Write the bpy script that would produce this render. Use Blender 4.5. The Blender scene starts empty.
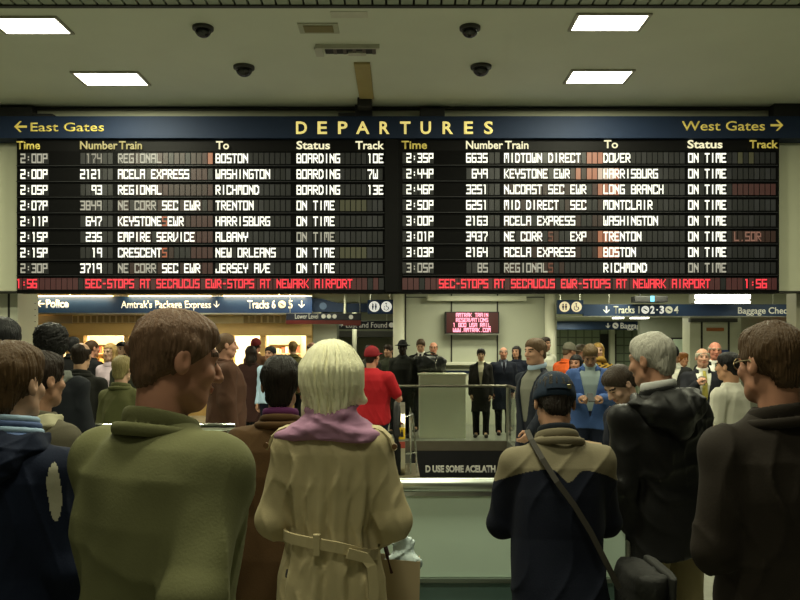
import bpy, bmesh, math, random
import numpy as np
from mathutils import Vector, Matrix

scene = bpy.context.scene
COL = scene.collection
random.seed(7)
R_ = math.radians

# ------------------------------------------------------------------ camera, world, lights, exposure
EYE = 1.67            # camera height
HOR = 348.0           # image row of the horizon
F = 800.0             # focal length in pixels
cam_d = bpy.data.cameras.new('camera')
cam_d.sensor_width = 36.0
cam_d.lens = 36.0
cam_d.shift_y = (HOR - 300.0) / 800.0
cam_d.clip_end = 200
cam = bpy.data.objects.new('camera', cam_d)
cam.location = (0, 0, EYE)
cam.rotation_euler = (R_(90), 0, 0)
COL.objects.link(cam)
scene.camera = cam

world = bpy.data.worlds.new('world')
scene.world = world
world.use_nodes = True
bg = world.node_tree.nodes['Background']
bg.inputs[0].default_value = (0.80, 0.85, 0.62, 1)
bg.inputs[1].default_value = 0.018

vs = scene.view_settings
scene.display_settings.display_device = 'sRGB'
vs.view_transform = 'Standard'
vs.look = 'None'
vs.gamma = 1.0
vs.use_curve_mapping = False
vs.exposure = 0.0

LAMP = (1.0, 0.99, 0.70)
WARM = (1.0, 0.66, 0.26)

def area(name, loc, size, power, color=LAMP, rot=(0, 0, 0), spread=180):
    d = bpy.data.lights.new(name, 'AREA')
    d.shape = 'RECTANGLE'
    d.size, d.size_y = size
    d.energy = power
    d.color = color
    d.spread = R_(spread)
    o = bpy.data.objects.new(name, d)
    o.location = loc
    o.rotation_euler = rot
    COL.objects.link(o)
    return o

CEIL = EYE + 3.675
# unseen area lights added to brighten the near concourse, then the hall beyond
for (x, y, e) in ((-5.4, 7.6, 150), (0.2, 7.2, 110), (5.4, 7.6, 150), (-0.6, 2.7, 120), (1.8, 3.4, 30), (-0.5, 0.6, 50), (-2.6, -1.5, 14)):  # the one over the trench coat is there to brighten the white hair
    area('ceiling_lamp_and_fill', (x, y, CEIL - 0.06), (1.2, 0.5), e)
for (x, y, e) in ((-4.5, 14.4, 20), (-1.0, 14.8, 30), (2.4, 14.8, 42), (5.2, 14.6, 42), (-5.5, 18.0, 20), (-2.0, 17.0, 20),
                  (1.6, 16.2, 34), (5.0, 16.4, 36), (8.2, 15.6, 26), (6.5, 19.6, 14), (4.6, 22.4, 26), (8.0, 22.4, 20), (4.6, 19.8, 26), (-1.2, 22.4, 22), (-1.8, 19.0, 16)):
    area('hall_fill', (x, y, 2.95 if y < 19 or x < 3 else 2.4), (1.2, 0.4), e)  # added fill without fittings for the crowd, dark corridor and pale pillar

# ------------------------------------------------------------------ projection of image rows and columns onto known depths
def P(px, py, d):
    return Vector(((px - 400) * d / F, d, EYE + (HOR - py) * d / F))
def X(px, d): return (px - 400) * d / F
def Z(py, d): return EYE + (HOR - py) * d / F
def CEILPT(px, py):
    d = F * (CEIL - EYE) / (HOR - py)
    return X(px, d), d

# ------------------------------------------------------------------ materials
MATS = {}
def mat(name, color, rough=0.6, metal=0.0, var=0.12, scale=6.0, bump=0.0, bscale=60.0, emit=None, estr=0.0,
        spec=0.5, coat=0.0, alpha=None, trans=0.0, ior=1.45, stretch=None):
    if name in MATS: return MATS[name]
    m = bpy.data.materials.new(name)
    m.use_nodes = True
    nt = m.node_tree
    b = nt.nodes['Principled BSDF']
    b.inputs['Roughness'].default_value = rough
    b.inputs['Metallic'].default_value = metal
    b.inputs['Specular IOR Level'].default_value = spec
    b.inputs['Coat Weight'].default_value = coat
    b.inputs['Transmission Weight'].default_value = trans
    b.inputs['IOR'].default_value = ior
    if alpha is not None: b.inputs['Alpha'].default_value = alpha
    c = tuple(color) + (1,)
    tc = nt.nodes.new('ShaderNodeTexCoord')
    mp = nt.nodes.new('ShaderNodeMapping')
    if stretch: mp.inputs['Scale'].default_value = stretch
    nt.links.new(tc.outputs['Object'], mp.inputs['Vector'])
    if var > 0:
        nz = nt.nodes.new('ShaderNodeTexNoise')
        nz.inputs['Scale'].default_value = scale
        nz.inputs['Detail'].default_value = 4
        nt.links.new(mp.outputs[0], nz.inputs['Vector'])
        mx = nt.nodes.new('ShaderNodeMix'); mx.data_type = 'RGBA'
        mx.inputs[6].default_value = tuple(max(0, v * (1 - var)) for v in color) + (1,)
        mx.inputs[7].default_value = tuple(min(1, v * (1 + var)) for v in color) + (1,)
        nt.links.new(nz.outputs['Fac'], mx.inputs[0])
        nt.links.new(mx.outputs[2], b.inputs['Base Color'])
    else:
        b.inputs['Base Color'].default_value = c
    if bump > 0:
        n2 = nt.nodes.new('ShaderNodeTexNoise')
        n2.inputs['Scale'].default_value = bscale
        n2.inputs['Detail'].default_value = 5
        nt.links.new(mp.outputs[0], n2.inputs['Vector'])
        bp = nt.nodes.new('ShaderNodeBump')
        bp.inputs['Strength'].default_value = bump
        bp.inputs['Distance'].default_value = 0.01
        nt.links.new(n2.outputs['Fac'], bp.inputs['Height'])
        nt.links.new(bp.outputs[0], b.inputs['Normal'])
    if emit is not None:
        b.inputs['Emission Color'].default_value = tuple(emit) + (1,)
        b.inputs['Emission Strength'].default_value = estr
    MATS[name] = m
    return m

def cloth(c, rough=0.85, bump=0.10, bscale=160.0, spec=0.22):
    return mat('cloth %.3f %.3f %.3f %.2f' % (c[0], c[1], c[2], rough), c, rough, var=0.14, scale=9, bump=bump, bscale=bscale, spec=spec)
def skin(c):
    return mat('skin %.3f %.3f %.3f' % tuple(c), c, 0.5, var=0.08, scale=30, spec=0.35)
def hairm(c):
    return mat('hair %.3f %.3f %.3f' % tuple(c), c, 0.5, var=0.40 if max(c) < .6 else .12, scale=26, bump=0.5, bscale=40, spec=0.25, stretch=(6, 6, 1))
def glow(name, c, s, base=(0.02, 0.02, 0.02)):
    return mat(name, base, 0.5, var=0, emit=c, estr=s)

STEEL = mat('brushed steel', (0.62, 0.62, 0.56), 0.28, metal=1.0, var=0.06, scale=20, bump=0.05, bscale=120)
CHROME = mat('polished steel', (0.75, 0.75, 0.70), 0.12, metal=1.0, var=0)
BLACK = mat('matt black', (0.012, 0.012, 0.012), 0.6, var=0.1)
RUBBER = mat('black rubber', (0.008, 0.008, 0.008), 0.6, var=0.1, spec=.2)

# ------------------------------------------------------------------ object helpers
def link(name, me, mats, parent=None, smooth=False):
    o = bpy.data.objects.new(name, me)
    COL.objects.link(o)
    for m in (mats if isinstance(mats, (list, tuple)) else [mats]): me.materials.append(m)
    if smooth: me.polygons.foreach_set('use_smooth', [True] * len(me.polygons))
    if parent is not None: o.parent = parent
    return o
def obj(name, bm, mats, parent=None, smooth=False):
    me = bpy.data.meshes.new(name)
    bmesh.ops.recalc_face_normals(bm, faces=bm.faces)
    bm.to_mesh(me); bm.free()
    return link(name, me, mats, parent, smooth)
def tag(o, label=None, cat=None, group=None, kind=None):
    if label: o['label'] = label
    if cat: o['category'] = cat
    if group: o['group'] = group
    if kind: o['kind'] = kind
    return o
def empty(name, loc, label, cat, group=None, rz=0.0):
    o = bpy.data.objects.new(name, None)
    o.location = loc
    o.rotation_euler = (0, 0, rz)
    o.empty_display_size = 0.1
    COL.objects.link(o)
    return tag(o, label, cat, group)
def struct(name, bm, m, label=None, smooth=False):
    o = obj(name, bm, m, None, smooth)
    return tag(o, label, None, None, 'structure')
def rel(t, o):
    """parent o (built in world coordinates) to the unrotated Empty t"""
    o.parent = t
    o.matrix_parent_inverse = Matrix.Translation(-Vector(t.location))
    return o

def box(bm, x0, x1, y0, y1, z0, z1, mi=0, bev=0.0):
    vsx = [bm.verts.new(p) for p in ((x0, y0, z0), (x1, y0, z0), (x1, y1, z0), (x0, y1, z0), (x0, y0, z1), (x1, y0, z1), (x1, y1, z1), (x0, y1, z1))]
    fs = [bm.faces.new([vsx[i] for i in q]) for q in ((0, 3, 2, 1), (4, 5, 6, 7), (0, 1, 5, 4), (1, 2, 6, 5), (2, 3, 7, 6), (3, 0, 4, 7))]
    for f in fs: f.material_index = mi
    if bev > 0:
        es = list({e for f in fs for e in f.edges})
        r = bmesh.ops.bevel(bm, geom=es, offset=bev, segments=2, affect='EDGES', profile=0.6)
        for f in r['faces']: f.material_index = mi
    return bm
def B(*a, **k):
    return box(bmesh.new(), *a, **k)
def quad(bm, p0, p1, p2, p3, mi=0):
    f = bm.faces.new([bm.verts.new(p) for p in (p0, p1, p2, p3)])
    f.material_index = mi
def prism(bm, pts, axis, a, b, mi=0):
    """extrude a 2-D outline along an axis (0,1,2) between a and b"""
    def mk(p, t):
        v = list(p); v.insert(axis, t); return v
    lo = [bm.verts.new(mk(p, a)) for p in pts]
    hi = [bm.verts.new(mk(p, b)) for p in pts]
    fs = [bm.faces.new(lo), bm.faces.new(hi[::-1])]
    n = len(pts)
    for i in range(n): fs.append(bm.faces.new((lo[i], lo[(i + 1) % n], hi[(i + 1) % n], hi[i])))
    for f in fs: f.material_index = mi
def tube(bm, pts, r, n=10, closed=False, mi=0):
    pts = [Vector(p) for p in pts]
    rs = r if isinstance(r, (list, tuple)) else [r] * len(pts)
    rings = []
    m = len(pts)
    up = Vector((0, 0, 1))
    for i, p in enumerate(pts):
        a = pts[(i - 1) % m] if (closed or i > 0) else p
        c = pts[(i + 1) % m] if (closed or i < m - 1) else p
        t = (c - a)
        t = t.normalized() if t.length > 1e-9 else Vector((1, 0, 0))
        u = t.cross(up)
        if u.length < 0.05: u = t.cross(Vector((0, 1, 0)))
        u.normalize()
        w = u.cross(t)
        rings.append([bm.verts.new(p + (u * math.cos(2 * math.pi * k / n) + w * math.sin(2 * math.pi * k / n)) * rs[i]) for k in range(n)])
    for i in range(m if closed else m - 1):
        A, Bq = rings[i], rings[(i + 1) % m]
        for k in range(n):
            f = bm.faces.new((A[k], A[(k + 1) % n], Bq[(k + 1) % n], Bq[k])); f.material_index = mi
    if not closed:
        bm.faces.new(rings[0]).material_index = mi
        bm.faces.new(rings[-1][::-1]).material_index = mi
    return bm
def strip(bm, pts, ups, w, t, mi=0):
    """flat band through pts: ups = outward normal at each point"""
    pts = [Vector(p) for p in pts]
    rings = []
    for i, p in enumerate(pts):
        a = pts[max(0, i - 1)]; c = pts[min(len(pts) - 1, i + 1)]
        d = (c - a).normalized()
        n = Vector(ups if np.isscalar(ups[0]) else ups[i]).normalized()
        s = d.cross(n).normalized()
        rings.append([bm.verts.new(p + s * (w / 2) * a1 + n * (t / 2) * b1) for a1, b1 in ((-1, -1), (1, -1), (1, 1), (-1, 1))])
    for A, Bq in zip(rings[:-1], rings[1:]):
        for k in range(4):
            f = bm.faces.new((A[k], A[(k + 1) % 4], Bq[(k + 1) % 4], Bq[k])); f.material_index = mi
    bm.faces.new(rings[0]); bm.faces.new(rings[-1][::-1])
    return bm
def lathe(bm, prof, c, n=24, mi=0):
    rings = []
    for r, z in prof:
        rings.append([bm.verts.new((c[0] + r * math.cos(2 * math.pi * k / n), c[1] + r * math.sin(2 * math.pi * k / n), c[2] + z)) for k in range(n)])
    for A, Bq in zip(rings[:-1], rings[1:]):
        for k in range(n):
            f = bm.faces.new((A[k], A[(k + 1) % n], Bq[(k + 1) % n], Bq[k])); f.material_index = mi
    bm.faces.new(rings[0]).material_index = mi
    bm.faces.new(rings[-1][::-1]).material_index = mi
    return bm
def disc(bm, c, r, th, n=28, mi=0):
    """a round plate facing the viewer (-Y), front at c.y"""
    prism(bm, [(c[0] + r * math.cos(2 * math.pi * k / n), c[2] + r * math.sin(2 * math.pi * k / n)) for k in range(n)], 1, c[1], c[1] + th, mi)

def text(s, x0, x1, ytop, ybase, d, m, parent, name='lettering', spacing=1.0, bold=0.0, fit=True, thick=0.004):
    """upright lettering facing the viewer, whose box matches rows ytop..ybase and columns x0..x1 at depth d"""
    c = bpy.data.curves.new(name, 'FONT')
    c.body = s
    c.space_character = spacing
    c.offset = bold
    c.extrude = 0.0
    c.resolution_u = 3
    o = bpy.data.objects.new('tmp', c)
    COL.objects.link(o)
    bpy.context.view_layer.update()
    dg = bpy.context.evaluated_depsgraph_get()
    me = bpy.data.meshes.new_from_object(o.evaluated_get(dg))
    bpy.data.objects.remove(o)
    co = np.zeros(len(me.vertices) * 3)
    me.vertices.foreach_get('co', co); co = co.reshape(-1, 3)
    cap = 0.73
    xs0, xs1 = co[:, 0].min(), co[:, 0].max()
    sz = (ybase - ytop) * d / F / cap
    wx = (x1 - x0) * d / F
    sx = wx / (xs1 - xs0) if fit else sz
    new = np.zeros_like(co)
    new[:, 0] = X(x0, d) + (co[:, 0] - xs0) * sx
    new[:, 1] = d
    new[:, 2] = Z(ybase, d) + co[:, 1] * sz
    me.vertices.foreach_set('co', new.ravel())
    me.name = name
    o = link(name, me, m)
    md = o.modifiers.new('thickness', 'SOLIDIFY'); md.thickness = thick; md.offset = 0
    rel(parent, o)
    return o
def arrow(px, py, half, d, m, parent, direction, w=0.16, name='arrow'):
    """an arrow sign: direction 0 right, 1 up, 2 left, 3 down; half = half length in image pixels"""
    s = half * d / F
    a = direction * math.pi / 2
    c = P(px, py, d)
    bm = bmesh.new()
    def T(p):
        return (c.x + s * (p[0] * math.cos(a) - p[1] * math.sin(a)), c.z + s * (p[0] * math.sin(a) + p[1] * math.cos(a)))
    prism(bm, [T(p) for p in ((-1, -w), (0.75, -w), (0.75, w), (-1, w))], 1, d, d + 0.005)
    for sg in (1, -1):
        prism(bm, [T(p) for p in ((1.0, 0), (0.15, 0.85 * sg), (-0.15, 0.85 * sg - .02), (0.62, 0))], 1, d, d + 0.005)
    o = obj(name, bm, m)
    return rel(parent, o)
# ------------------------------------------------------------------ smooth bodies: distance fields turned into one closed mesh
def rotx(a): c, s = math.cos(a), math.sin(a); return np.array([[1, 0, 0], [0, c, -s], [0, s, c]])
def roty(a): c, s = math.cos(a), math.sin(a); return np.array([[c, 0, s], [0, 1, 0], [-s, 0, c]])
def rotz(a): c, s = math.cos(a), math.sin(a); return np.array([[c, -s, 0], [s, c, 0], [0, 0, 1]])
class Fr:
    """a frame: world = R @ local + t"""
    def __init__(s, R=None, t=(0, 0, 0)):
        s.R = np.eye(3) if R is None else np.array(R, float); s.t = np.array(t, float)
    def pt(s, p): return s.R @ np.array(p, float) + s.t
    def __mul__(s, o): return Fr(s.R @ o.R, s.R @ o.t + s.t)
ID = Fr()
def unit(v):
    v = np.array(v, float); return v / np.linalg.norm(v)

class G:
    def __init__(s): s.ops = []; s.cuts = []; s.disp = []
    def _add(s, mode, fn, fr, lo, hi, k):
        lo, hi = np.array(lo, float), np.array(hi, float)
        cs = np.array([fr.pt((x, y, z)) for x in (lo[0], hi[0]) for y in (lo[1], hi[1]) for z in (lo[2], hi[2])])
        s.ops.append((mode, fn, fr, cs.min(0), cs.max(0), k))
    def rc(s, a, b, r1, r2=None, k=0.02, fr=ID, mode='u'):
        r2 = r1 if r2 is None else r2
        a, b = fr.pt(a), fr.pt(b)
        ab = b - a; L2 = max(1e-9, ab @ ab)
        def fn(x, y, z):
            t = np.clip(((x - a[0]) * ab[0] + (y - a[1]) * ab[1] + (z - a[2]) * ab[2]) / L2, 0, 1)
            return np.sqrt((x - a[0] - ab[0] * t) ** 2 + (y - a[1] - ab[1] * t) ** 2 + (z - a[2] - ab[2] * t) ** 2) - (r1 + (r2 - r1) * t)
        r = max(r1, r2)
        s._add(mode, fn, ID, np.minimum(a, b) - r, np.maximum(a, b) + r, k); return s
    def chain(s, pts, rs, k=0.02, fr=ID):
        for i in range(len(pts) - 1): s.rc(pts[i], pts[i + 1], rs[i], rs[i + 1], k, fr)
        return s
    def el(s, c, r, k=0.02, fr=ID, mode='u'):
        c = np.array(c, float); r = np.array(r, float)
        def fn(x, y, z):
            q = np.sqrt(((x - c[0]) / r[0]) ** 2 + ((y - c[1]) / r[1]) ** 2 + ((z - c[2]) / r[2]) ** 2)
            g = np.sqrt(((x - c[0]) / r[0] ** 2) ** 2 + ((y - c[1]) / r[1] ** 2) ** 2 + ((z - c[2]) / r[2] ** 2) ** 2) + 1e-6
            return q * (q - 1) / g
        s._add(mode, fn, fr, c - r, c + r, k); return s
    def loft(s, prof, k=0.03, fr=ID, n=2.3, mode='u', rnd=0.012):
        """prof rows: z, half width, half depth, y centre"""
        pr = np.array(prof, float); pr = pr[np.argsort(pr[:, 0])]
        z0, z1 = pr[0, 0], pr[-1, 0]
        def fn(x, y, z):
            zz = np.clip(z, z0, z1)
            a = np.interp(zz, pr[:, 0], pr[:, 1]); b = np.interp(zz, pr[:, 0], pr[:, 2]); c = np.interp(zz, pr[:, 0], pr[:, 3])
            q = ((np.abs(x) / a) ** n + (np.abs(y - c) / b) ** n) ** (1 / n)
            d1 = (q - 1) * np.minimum(a, b)
            d2 = np.abs(z - (z0 + z1) / 2) - (z1 - z0) / 2
            h = np.clip(0.5 + 0.5 * (d1 - d2) / rnd, 0, 1) if rnd else (d1 > d2)
            return d2 + (d1 - d2) * h + (rnd * h * (1 - h) if rnd else 0)
        a, b = pr[:, 1].max(), pr[:, 2].max()
        s._add(mode, fn, fr, (-a, pr[:, 3].min() - b, z0), (a, pr[:, 3].max() + b, z1), k); return s
    def torus(s, c, rx, ry, r, zs=1.0, k=0.01, fr=ID, tilt=0.0):
        c = np.array(c, float)
        def fn(x, y, z):
            X0, Y0 = (x - c[0]) / rx, (y - c[1]) / ry
            Z0 = (z - c[2] - tilt * (y - c[1])) / zs
            q = np.sqrt(X0 ** 2 + Y0 ** 2) + 1e-6
            return np.sqrt(((q - 1) * min(rx, ry)) ** 2 + Z0 ** 2) - r
        s._add('u', fn, fr, c - (rx + r, ry + r, r * zs + abs(tilt) * ry), c + (rx + r, ry + r, r * zs + abs(tilt) * ry), k); return s
    def cut(s, p, n, fr=ID):
        """keep only the side the normal points to"""
        p = fr.pt(p); n = fr.R @ unit(n)
        s.cuts.append(lambda x, y, z: -((x - p[0]) * n[0] + (y - p[1]) * n[1] + (z - p[2]) * n[2])); return s
    def cutf(s, fn, fr=ID):
        """fn(x,y,z) in local space, positive where material goes"""
        Ri, t = fr.R.T, fr.t
        def f(x, y, z):
            x, y, z = x - t[0], y - t[1], z - t[2]
            return fn(Ri[0, 0] * x + Ri[0, 1] * y + Ri[0, 2] * z, Ri[1, 0] * x + Ri[1, 1] * y + Ri[1, 2] * z, Ri[2, 0] * x + Ri[2, 1] * y + Ri[2, 2] * z)
        s.cuts.append(f); return s
    def folds(s, amp, freq, seed=0, smooth=False, aniso=(1, 1, 1)):
        rg = np.random.RandomState(seed)
        ws = []
        for i in range(7):
            v = rg.normal(size=3); v /= np.linalg.norm(v)
            ws.append((v * freq * rg.uniform(0.6, 1.7) * np.array(aniso), rg.uniform(0, 6.28)))
        def f(x, y, z):
            a = 0
            for q, (v, p) in enumerate(ws):
                sn = np.sin(x * v[0] + y * v[1] + z * v[2] + p + 0.9 * np.sin(x * v[1] * 0.7 + z * v[0] * 0.6 + q))
                a = a + (sn if smooth or q % 3 else (.9 - 2.4 * (1 - np.abs(sn)) ** 2.5) * (.5 + .5 * np.sin(x * v[2] * .5 + z * v[1] * .4 + p * 2)))
            return a * (amp / 2.8)
        s.disp.append(f); return s
    def dispf(s, fn): s.disp.append(fn); return s
    def field(s, h, lo=None, hi=None):
        m = 0.03 + h
        alo = np.min([o[3] for o in s.ops if o[0] == 'u'], 0) - m
        ahi = np.max([o[4] for o in s.ops if o[0] == 'u'], 0) + m
        if lo is not None: alo = np.maximum(alo, lo)
        if hi is not None: ahi = np.minimum(ahi, hi)
        n = np.maximum(3, np.ceil((ahi - alo) / h).astype(int) + 1)
        ax = [(alo[i] + h * np.arange(n[i])).astype(np.float32) for i in range(3)]
        D = np.full(tuple(n), 1.0, np.float32)
        for mode, fn, fr, l, u, k in s.ops:
            mm = k + 3 * h
            sl = []
            for i in range(3):
                a = int(max(0, math.floor((l[i] - mm - alo[i]) / h))); b = int(min(n[i], math.ceil((u[i] + mm - alo[i]) / h) + 1))
                sl.append((a, b))
            if any(a >= b for a, b in sl): continue
            x = ax[0][sl[0][0]:sl[0][1], None, None]; y = ax[1][None, sl[1][0]:sl[1][1], None]; z = ax[2][None, None, sl[2][0]:sl[2][1]]
            if fr is not ID:
                Ri = fr.R.T.astype(np.float32); t = fr.t.astype(np.float32)
                x, y, z = x - t[0], y - t[1], z - t[2]
                x, y, z = (Ri[0, 0] * x + Ri[0, 1] * y + Ri[0, 2] * z, Ri[1, 0] * x + Ri[1, 1] * y + Ri[1, 2] * z, Ri[2, 0] * x + Ri[2, 1] * y + Ri[2, 2] * z)
            d = fn(x, y, z)
            S = tuple(slice(a, b) for a, b in sl)
            A = D[S]
            if mode == 'u':
                if k > 0:
                    hh = np.clip(0.5 + 0.5 * (A - d) / k, 0, 1)
                    D[S] = A + (d - A) * hh - k * hh * (1 - hh)
                else: D[S] = np.minimum(A, d)
            else:
                d = -d
                hh = np.clip(0.5 - 0.5 * (A - d) / max(k, 1e-5), 0, 1)
                D[S] = A + (d - A) * hh + k * hh * (1 - hh)
        x = ax[0][:, None, None]; y = ax[1][None, :, None]; z = ax[2][None, None, :]
        for f in s.disp: D += f(x, y, z)
        for f in s.cuts: D = np.maximum(D, f(x, y, z))
        # closed at the box
        D[0] = np.maximum(D[0], h * .5); D[-1] = np.maximum(D[-1], h * .5)
        D[:, 0] = np.maximum(D[:, 0], h * .5); D[:, -1] = np.maximum(D[:, -1], h * .5)
        D[:, :, 0] = np.maximum(D[:, :, 0], h * .5); D[:, :, -1] = np.maximum(D[:, :, -1], h * .5)
        return D, alo
    def mesh(s, h, lo=None, hi=None):
        D, o = s.field(h, lo, hi)
        return surfnet(D, o, h)

def surfnet(D, lo, h):
    S = D < 0
    c = np.zeros(tuple(np.array(D.shape) - 1), np.int8)
    cor = [(i, j, k) for i in (0, 1) for j in (0, 1) for k in (0, 1)]
    sh = c.shape
    def sub(A, o): return A[o[0]:o[0] + sh[0], o[1]:o[1] + sh[1], o[2]:o[2] + sh[2]]
    for o in cor: c += sub(S, o)
    act = (c > 0) & (c < 8)
    ijk = np.argwhere(act)
    n = len(ijk)
    idx = np.full(sh, -1, np.int64); idx[act] = np.arange(n)
    pos = np.zeros((n, 3)); cnt = np.zeros(n)
    V = {o: D[ijk[:, 0] + o[0], ijk[:, 1] + o[1], ijk[:, 2] + o[2]] for o in cor}
    for a in cor:
        for ax in range(3):
            if a[ax] == 0:
                b = list(a); b[ax] = 1; b = tuple(b)
                da, db = V[a], V[b]
                m = (da < 0) != (db < 0)
                t = da[m] / (da[m] - db[m])
                p = np.tile(np.array(a, float), (m.sum(), 1)); p[:, ax] += t
                pos[m] += p; cnt[m] += 1
    v = (ijk + pos / np.maximum(cnt, 1)[:, None]) * h + lo
    quads = []
    for ax in range(3):
        u, w = (ax + 1) % 3, (ax + 2) % 3
        s0 = [slice(None)] * 3; s1 = [slice(None)] * 3
        s0[ax] = slice(0, -1); s1[ax] = slice(1, None)
        a, b = S[tuple(s0)], S[tuple(s1)]
        e = np.argwhere(a != b)
        e = e[(e[:, u] > 0) & (e[:, w] > 0) & (e[:, u] < sh[u]) & (e[:, w] < sh[w])]
        if not len(e): continue
        inside = a[e[:, 0], e[:, 1], e[:, 2]]
        q = []
        for du, dw in ((-1, -1), (0, -1), (0, 0), (-1, 0)):
            f = e.copy(); f[:, u] += du; f[:, w] += dw
            q.append(idx[f[:, 0], f[:, 1], f[:, 2]])
        q = np.stack(q, 1)
        q[~inside] = q[~inside][:, ::-1]
        quads.append(q)
    return v, np.concatenate(quads) if quads else np.zeros((0, 4), int)

def join(ms):
    vs_, fs_, o = [], [], 0
    for v, f in ms:
        vs_.append(v); fs_.append(f + o); o += len(v)
    return np.concatenate(vs_), np.concatenate(fs_)
def npmesh(name, v, f, mats, parent=None, paint=None, scale=1.0):
    me = bpy.data.meshes.new(name)
    n, m = len(v), len(f)
    me.vertices.add(n); me.vertices.foreach_set('co', (v * scale).astype(np.float32).ravel())
    me.loops.add(m * 4); me.loops.foreach_set('vertex_index', f.astype(np.int32).ravel())
    me.polygons.add(m)
    me.polygons.foreach_set('loop_start', np.arange(0, m * 4, 4, dtype=np.int32))
    me.polygons.foreach_set('loop_total', np.full(m, 4, np.int32))
    me.polygons.foreach_set('use_smooth', np.ones(m, bool))
    o = link(name, me, mats, parent)
    if paint is not None:
        me.polygons.foreach_set('material_index', paint(v[f].mean(1)).astype(np.int32))
    me.update(calc_edges=True)
    me.validate()
    return o

# ------------------------------------------------------------------ people
ARMS = {  # direction of the upper arm, of the forearm, curl of the fingers (x points away from the body)
    'down': ((.12, -.04, -1), (.02, .22, -1), .35),
    'pocket': ((.38, -.22, -1), (-.25, .75, -1), .5),
    'bent': ((.16, -.02, -1), (-.55, 1, .12), .6),
    'folded': ((.2, .1, -1), (-1, .55, .1), .4),
    'drink': ((.25, .55, -1), (-.78, .50, 1), .75),
    'ear': ((.38, .35, -.9), (-.42, .05, 1), .75),
    'look': ((.12, .35, -1), (-.5, 1, .25), .7),
    'carry': ((.22, -.05, -1), (-.2, 1, -.35), .95),
    'rail': ((.20, .42, -1), (-.45, 1, -.12), .7),
    'swing_f': ((.12, .35, -1), (0, .8, -.8), .5),
    'swing_b': ((.14, -.4, -1), (0, .0, -1), .5),
}
def person(label, px, d, top, rot=0, skinc=(.50, .30, .20), hair=('short', (.05, .03, .02)), jacket=None, shirt=None, tie=None, legs=(.03, .03, .035),
           shoes=(.02, .016, .014), arms=('down', 'down'), lean=0.0, twist=0.0, roll=0.0, head=(0, 0, 0), bulk=1.0, female=False, hat=None, glasses=False, scarf=None,
           walk=0.0, group=None, x=None, extra=None, res=None, hcm=None, hd=1.0):
    """rot 0 = back to the viewer; positive turns to the viewer's left"""
    dx = X(px, d) if x is None else x
    hgt = EYE + (HOR - top) * d / F if hcm is None else hcm
    s = hgt / 1.766
    t = empty('person', (dx, d, 0), label, 'person', group, R_(rot))
    near = d < 3.6; mid = d < 8
    hf = res or (.0065 if near else .0085 if mid else .011)      # cloth resolution
    hc = .0125 if near else .016 if mid else .022
    hh = .0050 if near else .0065 if mid else .0080               # head
    sp = (.93 if female else 1.0)
    sw = (.156 if female else .174) * bulk                          # shoulder half-span
    RU = rotz(twist) @ roty(roll) @ rotx(-lean)
    U = Fr(RU, np.array([0, 0, .95]) - RU @ np.array([0, 0, .95]))
    # head frame (pivot under the skull)
    pit, yaw, rol = head
    Rh = rotz(yaw) @ rotx(-pit) @ roty(rol)
    piv = np.array([0, -.012, 1.545])
    H = U * Fr(Rh, piv) * Fr(np.eye(3) * 1.0, (0, .018, .095))
    # arms
    sh, el, wr, HF = {}, {}, {}, {}
    for sd, nm in ((-1, arms[0]), (1, arms[1])):
        du, df, curl = ARMS[nm] if isinstance(nm, str) else nm
        S0 = np.array([sd * sw, -.01, 1.385])
        E = S0 + .285 * unit((sd * du[0], du[1], du[2]))
        W = E + .245 * unit((sd * df[0], df[1], df[2]))
        sh[sd], el[sd], wr[sd] = S0, E, W
        yv = unit((sd * df[0], df[1], df[2]))
        up = np.array([sd * 1.0, 0, 0.0]) if abs(yv[2]) > .6 else np.array([sd * .55, 0, .8])
        zv = unit(up - yv * (up @ yv)); xv = np.cross(yv, zv)
        HF[sd] = (U * Fr(np.stack([xv, yv, zv], 1), W), curl, xv)
    # ---- body: one skin
    g = G()
    tw = bulk * sp
    g.loft([(.86, .150 * tw, .10 * tw, -.01), (.98, .155 * tw, .10 * tw, -.005), (1.10, .132 * tw, .092 * tw, .0), (1.28, .150 * tw, .10 * tw, .0), (1.38, .150 * tw, .085 * tw, -.01), (1.46, .08, .06, -.015)], fr=U)
    for sd in (-1, 1):
        g.chain([sh[sd], el[sd]], [.050 * bulk, .040], .03, U).chain([el[sd], wr[sd]], [.039, .027], .02, U)
    fa = .0
    kneeL, ankL = {}, {}
    for sd in (-1, 1):
        a = walk * sd
        hip = np.array([sd * .088, 0, .90])
        kn = hip + .42 * unit((sd * .02, math.sin(a) + .10 * abs(math.sin(a)), -math.cos(a)))
        an = kn + .40 * unit((0, math.sin(a * .9) - (.35 * abs(math.sin(a)) if a < 0 else 0), -math.cos(a)))
        an[2] = max(an[2], .085)
        kneeL[sd], ankL[sd] = kn, an
        g.chain([hip, kn, an], [.078 * bulk, .055, .040], .03)
        g.rc(an, an + np.array([0, .13, -.045]), .036, .03, .02)
    g.rc((0, -.02, 1.44), (0, .0, 1.56), .056, .052, .03, U)
    body = [g.mesh(hc)]
    # head and neck
    g = G()
    build_head(g, H, female, sd=hd)
    nb = U.pt((0, -.022, 1.44)); nt_ = H.pt((0, -.015, -.06))
    g.rc(nb, nt_, .057 * sp, .054 * sp, .02)
    g.rc(U.pt((0, -.04, 1.43)), H.pt((0, -.045, -.03)), .045, .045, .02)
    hm = g.mesh(hh)
    body.append(hm)
    for sd in (-1, 1):
        fr, curl, xv = HF[sd]
        tx = (np.linalg.inv(U.R) @ fr.R)[:, 0]
        ts = 1 if (tx @ np.array([0, 1, 0.35])) > 0 else -1
        g = G(); build_hand(g, fr, curl, ts)
        body.append(g.mesh(.0042 if near else .0055))
    v, f = join(body)
    Hi = H.R.T
    hairc = hair[1]
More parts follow.
